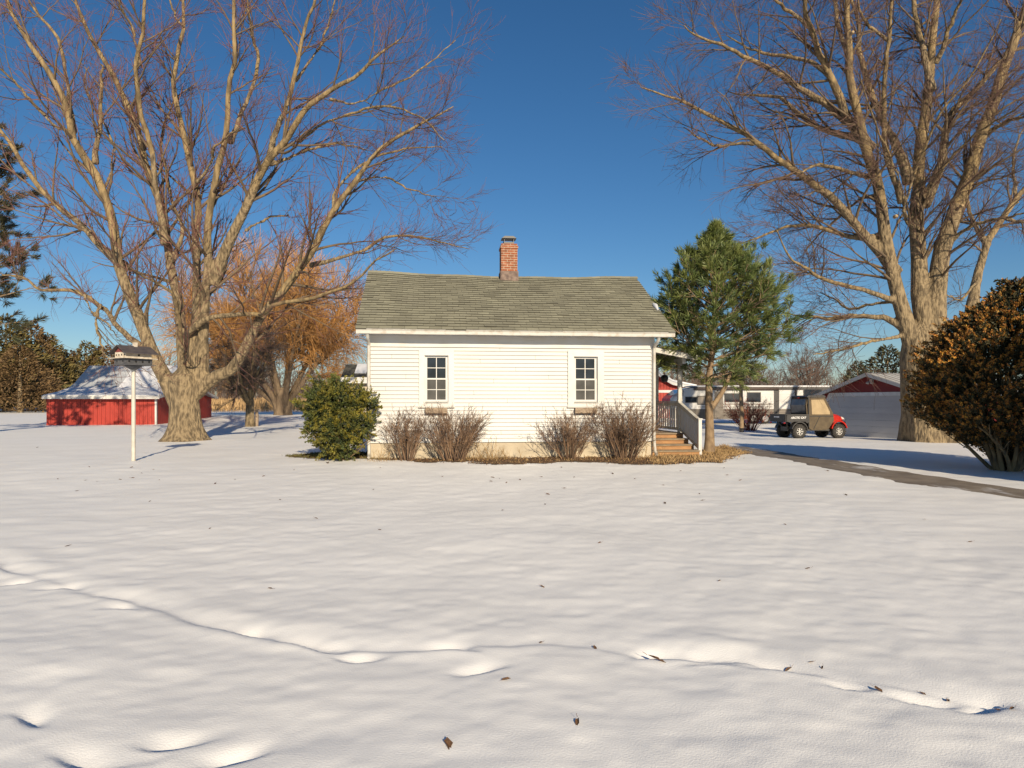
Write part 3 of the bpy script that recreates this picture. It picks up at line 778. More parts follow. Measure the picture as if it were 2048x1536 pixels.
# frame: u along the front (towards the camera), v into the building (to the right)
gth = math.atan2(-f[1], -f[0])
t_near, t_far, t_pk = -1.9, 5.85, 2.0
GP = A+f*t_far
GF = Frame(GP, gth)
gg = -.24
GW = t_far-t_near; upk = t_far-t_pk
gar = thing('garage', 'red garage with wide white overhead door and pale metal roof', 'garage', (GP[0], GP[1], gg), gth)
zge = CZ+(803-796)*37/FPX+.0; zgp = CZ+(803-749)*33.7/FPX
GD = 7.5
g = Geo()
d0, d1 = t_far-4.75, t_far+0.0
du0, du1 = .95, .95+4.95; zdt = gg+2.14
g.box(0, du0, 0, .1, gg-.1, zge); g.box(du1, GW, 0, .1, gg-.1, zge); g.box(du0, du1, 0, .1, zdt, zge) if zge > zdt else None
top = max(zge, zdt)
sl_ = lambda u: zge+(zgp-zge)*(1-abs(u-upk)/(upk if u < upk else GW-upk))
g.prism([(0, zge), (GW, zge), (upk, zgp)], 1, .0, .1)
g.box(0, .1, .101, GD, gg-.1, zge); g.box(GW-.1, GW, .101, GD, gg-.1, zge); g.box(.1, GW-.1, GD-.1, GD, gg-.1, zge)
wl = part('wall', g, M['darkred'], gar)
for i in range(14):
    pass
g = Geo()
for i in range(7):
    z0 = gg+.02+(zdt-gg)*i/7; z1 = gg+.02+(zdt-gg)*(i+1)/7-.015
    g.box(du0+.02, du1-.02, -.018, .05, z0, z1)
g.box(du0+.02, du1-.02, .0, .04, gg, zdt)
part('garage_door', g, M['doorwhite'], gar)
g = Geo(); w_ = .16
g.box(du0-w_, du0, -.06, -.001, gg, zdt-.28); g.box(du1, du1+w_, -.06, -.001, gg, zdt-.28); g.box(du0+.16, du1-.16, -.06, -.001, zdt-.02, zdt+.15)
g.box(du0+.02, du0+.05, -.06, -.019, gg, zdt-.3); g.prism([(du0-w_, zdt-.28), (du0, zdt-.28), (du0+.30, zdt-.02), (du0+.16, zdt-.02), (du0+.16, zdt+.15), (du0+.1, zdt+.15)], 1, -.06, -.001)
g.prism([(du1+w_, zdt-.28), (du1, zdt-.28), (du1-.30, zdt-.02), (du1-.16, zdt-.02), (du1-.16, zdt+.15), (du1-.1, zdt+.15)], 1, -.06, -.001)
part('door_frame', g, M['lettering'], gar)
ov = .35
s1_ = (zgp-zge)/upk; s2_ = (zgp-zge)/(GW-upk)
g = Geo()
for sgn, ue, sl__ in ((-1, -ov, s1_), (1, GW+ov, s2_)):
    ze_ = zge-ov*sl__
    g.prism([(upk, zgp+.01), (ue, ze_+.01), (ue, ze_+.05), (upk, zgp+.06)], 1, -.40, GD+.3)
    n_ = 22
    for i in range(n_):
        v = -.40+(GD+.7)*i/n_
        g.prism([(upk, zgp+.061), (ue, ze_+.051), (ue, ze_+.075), (upk, zgp+.085)], 1, v, v+.05)
part('roof', g, M['roofmetal'], gar)
g = Geo()
for ue, sl__ in ((-ov, s1_), (GW+ov, s2_)):
    ze_ = zge-ov*sl__
    g.prism([(upk, zgp+.065), (ue, ze_+.055), (ue, ze_-.10), (upk, zgp-.11)], 1, -.43, -.401)
part('rake_board', g, M['trim'], gar)
g = Geo(); g.box(GW-.09, GW+.02, -.02, .09, gg, zge-.02); g.box(GW+.001, GW+.03, .4, .55, gg, zge-.02); part('corner_trim', g, M['trim'], gar)
g = Geo(); 
for i in (-1, 1): g.lathe([(0,0),(.05,.02),(.08,.12),(.075,.13),(0,.11)], 12, (upk+i*.13, -.26, zgp-.42), 'y')
g.box(upk-.08, upk+.08, -.12, -.001, zgp-.40, zgp-.24)
part('floodlight', g, M['rvwhite'], gar)

# ---------------------------------------------------------------- red barn behind the porch
rd = 58; RF = Frame(((1262-1024)*rd/FPX, rd), TH); rg = float(terrain(*RF.P))
rb = thing('red_barn', 'tall red barn with white band and snowy flared roof edge behind the porch', 'barn', (RF.P[0], RF.P[1], rg), TH)
pr_ = [(0, RF.z(1262, 700, 0)), (1.5, RF.z(1305, 729, 0)), (2.6, RF.z(1335, 752, 0)), (3.5, RF.z(1356, 763, 0)), (5.6, RF.z(1398, 773, 0))]
fullp = [(-a, b) for a, b in pr_[::-1]] + pr_[1:]
g = Geo(); ba = fullp[0][1]-.05
nb = 40
for i in range(nb):
    a = -5.2+10.4*i/nb+.01; b = -5.2+10.4*(i+1)/nb-.01
    top = lambda x: float(np.interp(x, [p[0] for p in fullp], [p[1] for p in fullp]))-.1
    g.prism([(a, rg-.2), (b, rg-.2), (b, top(b)), (a, top(a))], 1, -.02, .03)
g.prism([(-5.2, rg-.2), (5.2, rg-.2)]+[(x, zz-.12) for x, zz in fullp[::-1][1:-1]], 1, .031, .06)
g.box(-5.2, -5.1, .061, 12, rg-.2, fullp[0][1]); g.box(5.1, 5.2, .061, 12, rg-.2, fullp[0][1]); part('wall', g, M['red'], rb)
g = Geo(); zz = RF.z(1335, 783, 0); g.box(-5.2, 5.2, -.06, -.021, zz-.1, zz+.12); part('trim_band', g, M['trim'], rb)
g = Geo(); g.prism(fullp+[(x, zz_-.1) for x, zz_ in fullp[::-1]], 1, -.5, 12.2); rf = part('roof', g, M['galv'], rb)
g = Geo(); g.prism([(x, zz_+.14) for x, zz_ in fullp]+[(x, zz_+.004) for x, zz_ in fullp[::-1]], 1, -.55, 12.1); part('roof_snow', g, M['roofsnow'], rf)
g = Geo(); g.prism([(x, zz_-.101) for x, zz_ in fullp]+[(x, zz_-.3) for x, zz_ in fullp[::-1]], 1, -.5, -.46); part('rake_board', g, M['trim'], rb)

# ---------------------------------------------------------------- travel trailer
td = 46; tg = float(terrain(16, td)); sc_ = td/FPX
tx0, tx1 = (1340-1024)*sc_, (1662-1024)*sc_
tr = thing('travel_trailer', 'long white and grey travel trailer parked behind the young pine', 'trailer', (tx0, td, tg), 0.0)
zr, zw, zbm = CZ+(803-774)*sc_, CZ-(818-803)*sc_, CZ-(838-803)*sc_
Lx = tx1-tx0
nose = [(.0, zw), (.02, CZ+.2), (.25, zr-.55), (.8, zr-.15), (1.7, zr), (2.2, zr+.03)]
def tpoly(z0): return [(1.0, z0)]+[(x, max(zz, z0)) for x, zz in nose]+[(Lx, zr+.03), (Lx, z0)]
g = Geo(); pts = [(tx0+x, zz) for x, zz in [(.35, zw)]+[(x+.02, zz) for x, zz in nose]+[(Lx, zr+.03), (Lx, zw)]]
g.prism(pts, 1, td, td+2.5); 
for i in range(9):
    zz = zw+.03+i*.12
    g.box(tx0+1.9, tx1, td-.012, td-.001, zz, zz+.095)
body = part('body', g, M['rvwhite'], tr)
g = Geo(); cp = [(tx0+x-.012, zz) for x, zz in nose[:5]]
g.prism(cp+[(x+.05, zz-.03) for x, zz in cp[::-1]], 1, td-.01, td+2.51)
g.prism([(tx0+x, zz) for x, zz in nose[:4]]+[(tx0+.95, zr-.25), (tx0+.75, zw+.25), (tx0+.55, zw)], 1, td-.014, td-.002); part('front_cap', g, M['rvblue'], tr)
g = Geo(); g.box(tx0+.6, tx1-.02, td+.05, td+2.4, zbm, zw-.001)
for i in range(6): g.box(tx0+.55, tx1, td-.005, td+.049, zbm+.03+i*(zw-zbm-.03)/6, zbm+.03+(i+1)*(zw-zbm-.03)/6-.02)
part('skirt', g, M['rvgrey'], tr)
g = Geo(); g.box(tx0+1.6, tx1+.02, td-.02, td+2.52, zr+.031, zr+.10); part('roof_snow', g, M['roofsnow'], tr)
g = Geo(); g.tubes(np.array([(tx0+1.6, td-.06, zr-.12), (tx0+4, td-.06, zr-.12), (tx0+7.3, td-.06, zr-.12)]), np.array([.10]*3), 10, cap=True); part('awning', g, M['rvawn'], tr)
g = Geo(); g.box(tx0+1.75, tx1, td-.025, td-.0125, zr-.20, zr-.0); g.box(tx0+7.0, tx0+7.35, td-.025, td-.0125, zbm, zr-.201); g.box(tx0+8.4, tx0+8.55, td-.025, td-.0125, zbm, zr-.201); g.box(tx0+9.0, tx1, td-.025, td-.0125, zr-.55, zr-.201); part('dark_band', g, M['rvdark'], tr)  # roof-edge strip paints in the awning shadow; other boxes are dark panels
g = Geo(); g.box(tx0+1.9, tx0+6.9, td-.022, td-.0125, zw+.30, zw+.36); g.box(tx0+1.9, tx0+6.9, td-.022, td-.0125, zw+.12, zw+.16); part('stripe', g, M['rvgrey'], tr)
for a, b, y0, y1, m in ((1372,1393,795,804,'pane'), (1396,1414,793,808,'rvgrey'), (1450,1478,788,803,'pane'), (1495,1520,786,803,'pane'), (1608,1643,779,792,'pane')):
    g = Geo(); xa, xb = (a-1024)*sc_, (b-1024)*sc_; za, zb = CZ-(y1-803)*sc_, CZ-(y0-803)*sc_
    g.box(xa-.05, xb+.05, td-.035, td-.0125, za-.05, zb+.05); w_ = part('window', g, M['rvdark'], tr)
    g = Geo(); g.box(xa, xb, td-.041, td-.0351, za, zb); part('pane', g, M[m], w_)
g = Geo(); xa, xb = (1429-1024)*sc_, (1446-1024)*sc_; g.box(xa, xb, td-.03, td-.0125, zbm+.1, zr-.3); part('door', g, M['rvgrey'], tr)
for a in (1435, 1553):
    g = Geo(); xa = (a-1024)*sc_; g.box(xa-.05, xa+.05, td-.02, td-.0125, zbm, zr-.02); part('trim_strip', g, M['rvdark'], tr)
for a in (1508, 1531):
    g = Geo(); xa = (a-1024)*sc_
    g.lathe([(0,-.1),(.2,-.1),(.24,-.12),(.34,-.1),(.36,0),(.34,.1),(0,.1)], 20, (xa, td+.1, tg+.36), 'y'); w_ = part('wheel', g, M['tyre'], tr)
    g = Geo(); g.lathe([(0,-.13),(.12,-.13),(.2,-.122)], 16, (xa, td+.1, tg+.36), 'y'); part('rim', g, M['rim'], w_)

# ---------------------------------------------------------------- side-by-side utility vehicle
up = gp(1597, 877); uth = math.radians(9)
uo = up[:2]+np.array((-math.sin(uth), math.cos(uth)))*.6
uz = float(terrain(*uo))
utv = thing('utility_vehicle', 'red and black side-by-side utility vehicle with brown soft cab by the garage', 'utility vehicle', (uo[0], uo[1], uz), uth)
OFF[utv.name] = (0, 0, 0)
def wheel(x, y):
    g = Geo(); s = -1 if y < 0 else 1; w = .13
    g.lathe([(.17,-w),(.20,-w-.01),(.27,-w-.005),(.31,-w+.04),(.318,0),(.31,w-.04),(.27,w+.005),(.20,w+.01),(.17,w)], 28, (x, y, .318), 'y')
    for k in range(26):                          # tread lugs
        a = 2*math.pi*k/26; c, sn = math.cos(a), math.sin(a)
        for yy in (-.07, .07):
            a2 = a+(.06 if yy > 0 else -.06)
            p = np.array((math.cos(a2), 0, math.sin(a2))); g.bar((x+p[0]*.30, y+yy, .318+p[2]*.30), (x+p[0]*.335, y+yy, .318+p[2]*.335), .11, .035)
    wo = part('wheel', g, M['tyre'], utv)
    g = Geo(); yo = s*w*.75
    g.lathe([(.14,0),(.165,.02),(.18,.015),(.18,-.02)], 24, (x, y+yo, .318), 'y')
    g.lathe([(0,.0),(.05,.0),(.05,.02),(0,.02)], 14, (x, y+yo, .318), 'y')
    for k in range(7):
        a = 2*math.pi*k/7
        g.bar((x+math.cos(a)*.04, y+yo, .318+math.sin(a)*.04), (x+math.cos(a)*.16, y+yo, .318+math.sin(a)*.16), .045, .03)
    part('rim', g, M['rim'], wo)
    g = Geo(); g.lathe([(0,0),(.168,0)], 20, (x, y+s*w*.35, .318), 'y'); part('hub', g, M['black'], wo)
for x in (0, 1.93):
    for y in (-.60, .60): wheel(x, y)
g = Geo(); g.box(-.35, 2.25, -.28, .28, .33, .52); g.bar((0,-.55,.33), (0,.55,.33), .07, .07); g.bar((1.93,-.55,.33), (1.93,.55,.33), .07, .07); g.box(.42, 1.5, -.62, .62, .34, .42)
g.bar((-.3,-.2,.5), (-.45,-.4,.72), .05, .05); g.bar((-.3,.2,.5), (-.45,.4,.72), .05, .05); part('chassis', g, M['utvblack'], utv)
g = Geo(); zb0, zb1 = .74, 1.06                                       # cargo bed
g.prism([(-.62, zb0+.02), (-.62, zb1), (-.55, zb1+.02), (.45, zb1+.02), (.45, zb0), (.36, zb0-.06), (.27, zb0+.02), (-.27, zb0+.02), (-.38, zb0-.03)], 1, -.70, -.66)
g.prism([(-.62, zb0+.02), (-.62, zb1), (-.55, zb1+.02), (.45, zb1+.02), (.45, zb0), (.36, zb0-.06), (.27, zb0+.02), (-.27, zb0+.02), (-.38, zb0-.03)], 1, .66, .70)
g.box(-.60, .45, -.659, .659, zb0+.02, zb0+.06); g.box(.41, .45, -.659, .659, zb0+.061, zb1); g.box(-.62, .45, -.715, -.70, zb1-.03, zb1+.03); part('cargo_bed', g, M['utvblack'], utv)
g = Geo(); g.box(-.66, -.621, -.66, .66, zb0, zb1+.02); g.box(-.675, -.661, -.58, .58, zb0+.06, zb1-.05); part('tailgate', g, M['utvblack'], utv)
for y in (-.56, .56):
    g = Geo(); g.box(-.69, -.661, y-.07, y+.07, zb0-.07, zb0-.01); part('tail_light', g, M['lamp_red'], utv)
# cab
cab = [(.46, .98), (.40, 1.50), (.50, 1.84), (1.22, 1.86), (1.62, 1.18), (1.66, .98)]
g = Geo()
roofp = [(.36, 1.86), (.46, 1.93), (1.20, 1.95), (1.30, 1.88), (1.26, 1.84), (.50, 1.82)]
g.prism(roofp, 1, -.66, .66); part('cab_roof', g, M['utvblack'], utv)
def shell(y):
    g = Geo(); s = -1 if y < 0 else 1
    g.prism([(.48, .46), (.44, 1.84), (1.24, 1.85), (1.66, 1.12), (1.70, .80), (1.46, .46), (1.35, .38), (.62, .38)], 1, min(y, y-s*.03), max(y, y-s*.03))
    d = part('soft_door', g, M['canvas'], utv)
    g = Geo(); g.prism([(.62, 1.08), (.58, 1.74), (1.18, 1.75), (1.48, 1.22), (1.50, 1.08)], 1, min(y+s*.001, y+s*.008), max(y+s*.001, y+s*.008)); part('vinyl_window', g, M['vinyl'], d)
    g = Geo(); g.bar((.52, y+s*.012, 1.0), (1.66, y+s*.012, 1.0), .02, .03); g.bar((.70, y+s*.012, .42), (1.0, y+s*.012, 1.0), .02, .02); g.bar((.46, y+s*.012, .5), (.44, y+s*.012, 1.82), .04, .05); part('strap', g, M['utvblack'], d)
shell(-.66); shell(.66)
g = Geo(); g.prism([(.38, 1.08), (.34, 1.5), (.42, 1.82), (.46, 1.82), (.40, 1.5), (.44, 1.08)], 1, -.63, .63)
rw = part('rear_curtain', g, M['canvas'], utv)
g = Geo(); g.prism([(.372, 1.14), (.332, 1.5), (.395, 1.76), (.402, 1.76), (.339, 1.5), (.379, 1.14)], 1, -.56, .56); part('vinyl_window', g, M['greyvinyl'], rw)
g = Geo(); g.bar((1.27, 0, 1.83), (1.66, 0, 1.14), 1.26, .02); part('windscreen', g, M['greyvinyl'], utv)
g = Geo(); g.box(.335, .36, -.08, .08, 1.80, 1.85); part('brake_light', g, M['lamp_red'], utv)
# bonnet and front fenders
g = Geo(); secs = []
for x, w, z0, z1 in ((1.66,.60,.72,1.10),(1.80,.60,.74,1.10),(2.0,.58,.78,1.06),(2.18,.50,.80,1.0),(2.32,.40,.80,.90),(2.38,.30,.80,.84)):
    secs.append([(x,-w,z0),(x,-w,z1-.08),(x,-w*.75,z1),(x,0,z1+.025),(x,w*.75,z1),(x,w,z1-.08),(x,w,z0)])
V = sum(secs, []); F = [(i*7+j, i*7+j+1, (i+1)*7+j+1, (i+1)*7+j) for i in range(5) for j in range(6)]+[tuple(range(35, 42)), tuple(range(6, -1, -1))]
g.add(V, F, 0, False); bon = part('bonnet', g, M['utvred'], utv)
for s in (-1, 1):
    g = Geo(); arc = [(1.93+.40*math.cos(a), .36+.44*math.sin(a)) for a in np.linspace(2.95, .25, 12)]
    inner = [(1.93+.355*math.cos(a), .36+.395*math.sin(a)) for a in np.linspace(2.95, .25, 12)]
    g.prism(arc+inner[::-1], 1, min(s*.50, s*.74), max(s*.50, s*.74)); part('fender', g, M['utvred'], utv)
    g = Geo(); g.prism([(2.24, .86), (2.36, .85), (2.30, .93), (2.18, .97)], 1, min(s*.30, s*.46), max(s*.30, s*.46)); part('headlight', g, M['rvwhite'], utv)
    g = Geo(); arc = [(.40*math.cos(a), .34+.42*math.sin(a)) for a in np.linspace(2.9, .2, 12)]; inner = [(.36*math.cos(a), .34+.38*math.sin(a)) for a in np.linspace(2.9, .2, 12)]
    g.prism(arc+inner[::-1], 1, min(s*.50, s*.73), max(s*.50, s*.73)); part('fender', g, M['utvblack'], utv)
g = Geo(); g.tubes(np.array([(2.2,-.35,.5),(2.48,-.33,.55),(2.50,-.3,.72),(2.50,.3,.72),(2.48,.33,.55),(2.2,.35,.5)]), np.array([.025]*6), 8); g.bar((2.35,-.5,.62),(2.35,.5,.62),.06,.09); part('front_bumper', g, M['black'], utv)
def lettering(txt, size, loc, rot, root, m, name='lettering'):
    cu = bpy.data.curves.new(name, 'FONT'); cu.body = txt; cu.size = size; cu.extrude = .002; cu.align_x = 'CENTER'; cu.align_y = 'CENTER'; cu.shear = .25
    cu.offset = .004
    cu.materials.append(m)
    tmp = bpy.data.objects.new(name, cu); COL.objects.link(tmp)
    me = bpy.data.meshes.new_from_object(tmp.evaluated_get(bpy.context.evaluated_depsgraph_get()))
    bpy.data.objects.remove(tmp); bpy.data.curves.remove(cu)
    o = bpy.data.objects.new(name, me); COL.objects.link(o); o.parent = root; o.location = loc; o.rotation_euler = rot
    return o
lettering('ARCTIC CAT', .125, (-.08, -.719, .93), (math.radians(90), 0, 0), utv, M['lettering'])
g = Geo(); g.box(-.679, -.6751, -.16, .28, .93, .99); part('decal', g, M['lettering'], utv)

# ---------------------------------------------------------------- vegetation helpers
def unit(v): return v/(np.linalg.norm(v, axis=-1, keepdims=True)+1e-9)
def grow(S, D, L, r0, nseg, wob, up, rng, tip=.25):
    N = len(S); P = np.zeros((N, nseg+1, 3)); P[:, 0] = S; d = unit(D.copy())
    up = np.broadcast_to(np.asarray(up, float), (N,))
    for i in range(nseg):
        d = unit(d+rng.normal(size=(N, 3))*wob+np.stack([0*up, 0*up, up], 1))
        P[:, i+1] = P[:, i]+d*(L/nseg)[:, None]
    t = np.linspace(0, 1, nseg+1)[None]
    return P, r0[:, None]*(1-(1-tip)*t)
def spawn(P, Rd, k, t0, t1, a0, a1, rng):
    """k children per path; returns start, dir, parent radius there, t"""
    N, m, _ = P.shape
    idx = np.repeat(np.arange(N), k)
    n = len(idx)
    t = rng.uniform(t0, t1, n); x = t*(m-1); i = np.minimum(x.astype(int), m-2); fr = (x-i)[:, None]
    S = P[idx, i]*(1-fr)+P[idx, i+1]*fr; T = unit(P[idx, i+1]-P[idx, i])
    r = Rd[idx, i]*(1-fr[:, 0])+Rd[idx, i+1]*fr[:, 0]
    a = rng.uniform(a0, a1, n)
    s = unit(np.cross(T, rng.normal(size=(n, 3))))
    return S, T*np.cos(a)[:, None]+s*np.sin(a)[:, None], r, t, idx
def smooth_path(C, n):
    C = np.array(C, float)
    if len(C) > 2:
        Q = [C[0]]
        ext = np.vstack([2*C[0]-C[1], C, 2*C[-1]-C[-2]])
        for i in range(1, len(ext)-2):
            p0, p1, p2, p3 = ext[i-1:i+3]
            for t in (.25, .5, .75, 1.):
                Q.append(.5*((2*p1)+(-p0+p2)*t+(2*p0-5*p1+4*p2-p3)*t*t+(-p0+3*p1-3*p2+p3)*t**3))
        C = np.array(Q)
    s = np.concatenate([[0], np.cumsum(np.linalg.norm(np.diff(C, axis=0), axis=1))]); t = np.linspace(0, s[-1], n)
    return np.column_stack([np.interp(t, s, C[:, k]) for k in range(3)]), s[-1]

def bare_crown(P, Rd, Ls, rng, k1=1.0, l1=(2.6,.9), k2=7, k3=6, up=(.05,.05,.05), wob=.11, rtw=.0045, tl=(.25,.75), a=(.45,1.05), l2=(.30,.62), direct=2.0):
    """branches, twigs and sprays on the limbs P; returns (tubes for boughs, tubes for twigs)"""
    boughs = []; twigs = []
    k = np.maximum((Ls*k1).astype(int), 2)
    S, D, r, t, idx = spawn(P, Rd, k, .18, 1.0, a[0], a[1], rng)
    L = (l1[0]*(1-t)+l1[1]*t)*rng.uniform(.6, 1.25, len(t))
    B1, R1 = grow(S, D, L, np.clip(r*.46, .010, .065), 7, wob, up[0], rng, .22)
    boughs.append((B1, R1))
    S, D, r, t, idx = spawn(B1, R1, k2, .12, 1., .3, .8, rng)
    L2 = L[idx]*rng.uniform(l2[0], l2[1], len(t))*(1-.45*t)+.12
    B2, R2 = grow(S, D, L2, np.clip(r*.55, .006, .02), 5, wob, up[1], rng, .35)
    twigs.append((B2, R2))
    S, D, r, t, idx = spawn(B2, R2, k3, .15, 1., .25, .7, rng)
    L3 = rng.uniform(tl[0], tl[1], len(t))
    B3, R3 = grow(S, D, L3, np.clip(r*.6, rtw, .008), 3, wob*1.1, up[2], rng, .55)
    twigs.append((B3, R3))
    # sprouts straight off the limbs
    kd = np.maximum((Ls*direct).astype(int), 1)
    S, D, r, t, idx = spawn(P, Rd, kd, .12, 1., .4, 1.1, rng)
    L = rng.uniform(.35, 1.5, len(t))
    B4, R4 = grow(S, D, L, np.full(len(t), rtw*1.4), 4, wob*.9, up[1]+.04, rng, .5)
    twigs.append((B4, R4))
    S, D, r, t, idx = spawn(B4, R4, 3, .2, 1., .35, .9, rng)
    twigs.append(grow(S, D, rng.uniform(tl[0]*.7, tl[1]*.8, len(t)), np.full(len(t), rtw), 3, wob, up[2], rng, .6))
    return boughs, twigs

def pixel_limbs(limbs, dep, n, rng, rs=1.0):
    P = []; Rr = []; Ls = []
    for pts, r0, r1, dz in limbs:
        m = len(pts); C = []
        for i, (px, py) in enumerate(pts):
            C.append(at(px, py, dep+dz*(i/(m-1))**1.2))
        p, L = smooth_path(C, n)
        wobn = np.cumsum(rng.normal(size=(n, 3))*.026, axis=0); wobn -= wobn[:1]
        P.append(p+wobn); t = np.linspace(0, 1, n)
        r1 = r1*.6; Rr.append((r0*(1-t)**.8+r1*(1-(1-t)**.8))*rs*dep/FPX); Ls.append(L)
    return np.array(P), np.array(Rr), np.array(Ls)

def trunk_geo(g, C, Rpx, dep, sides=28, n=26, flare=.0, rng=R, lobes=5):
    p, _ = smooth_path([at(x, y, dep) for x, y in C], n)
    s = np.linspace(0, 1, len(C)); r = np.interp(np.linspace(0, 1, n), s, np.array(Rpx, float))*dep/FPX
    ang = np.arange(sides)*2*np.pi/sides; V = []
    for i in range(n):
        h = i/(n-1); lob = 1+(.03+flare*np.exp(-h*7))*np.sin(ang*lobes+1.3+.7*h)+.035*vnoise(ang*4+3, np.full(sides, h*9))+.03*np.sin(ang*11+h*3)
        V.append(np.column_stack([p[i,0]+r[i]*lob*np.cos(ang), p[i,1]+r[i]*lob*np.sin(ang), np.full(sides, p[i,2])]))
    F = [(i*sides+j, i*sides+(j+1) % sides, (i+1)*sides+(j+1) % sides, (i+1)*sides+j) for i in range(n-1) for j in range(sides)]
    F.append(tuple((n-1)*sides+j for j in range(sides))); F.append(tuple(range(sides-1, -1, -1)))
    g.add(np.concatenate(V), F, 0, True)

def fused(g, voxel, it=6):
    """grow trunk and limb bases together into one skin"""
    me = g.mesh('tmp', []); o = bpy.data.objects.new('tmp', me); COL.objects.link(o)
    m = o.modifiers.new('r', 'REMESH'); m.mode = 'VOXEL'; m.voxel_size = voxel
    m2 = o.modifiers.new('s', 'SMOOTH'); m2.factor = .5; m2.iterations = it
    ev = bpy.data.meshes.new_from_object(o.evaluated_get(bpy.context.evaluated_depsgraph_get()))
    V = np.empty(len(ev.vertices)*3); ev.vertices.foreach_get('co', V); V = V.reshape(-1, 3)
    F = [tuple(p.vertices) for p in ev.polygons]
    bpy.data.objects.remove(o); bpy.data.meshes.remove(me); bpy.data.meshes.remove(ev)
    return V, F

def big_tree(name, label, dep, trunkC, trunkR, limbs, seed, base, kw, mats=('bark','limb','twig'), flare=.12, rs=.8, scars=()):
    rng = np.random.default_rng(seed)
    b = at(base[0], base[1], dep)
    t = thing(name, label, 'tree', tuple(b))
    g = Geo(); trunk_geo(g, trunkC, trunkR, dep, flare=flare)
    P, Rr, Ls = pixel_limbs(limbs, dep, 26, rng, rs)
    Rb = Rr.copy(); Rb *= 1+.45*np.exp(-np.linspace(0, 26, 26)/2.5)[None]
    g.tubes(P[:, :11], Rb[:, :11]*1.04, 12, 0, cap=True)
    V, F = fused(g, .05)
    g = Geo(); g.add(V, F, 0, True)
    g.tubes(P[:, 8:], Rr[:, 8:], 12, 1)
    part('trunk', g, [M[mats[0]], M[mats[1]]], t)
    for px, py, dd, r in scars:
        c = at(px, py, dep+dd)-b
        g = Geo(); n = np.array((0., -1, 0)); g.lathe([(0,-.03),(r*.55,-.03),(r*.8,-.02),(r,.03),(r*1.1,.14)], 16, c+b, 'y'); part('pruning_scar', g, M['scar'], t)
    boughs, twigs = bare_crown(P, Rr, Ls, rng, **kw)
    g = Geo()
    for B_, R_ in boughs: g.tubes(B_, R_, 5, 0)
    for B_, R_ in twigs: g.tubes(B_, R_, 3, 1)
    part('crown', g, [M['bough'], M[mats[2]]], t)
    return t

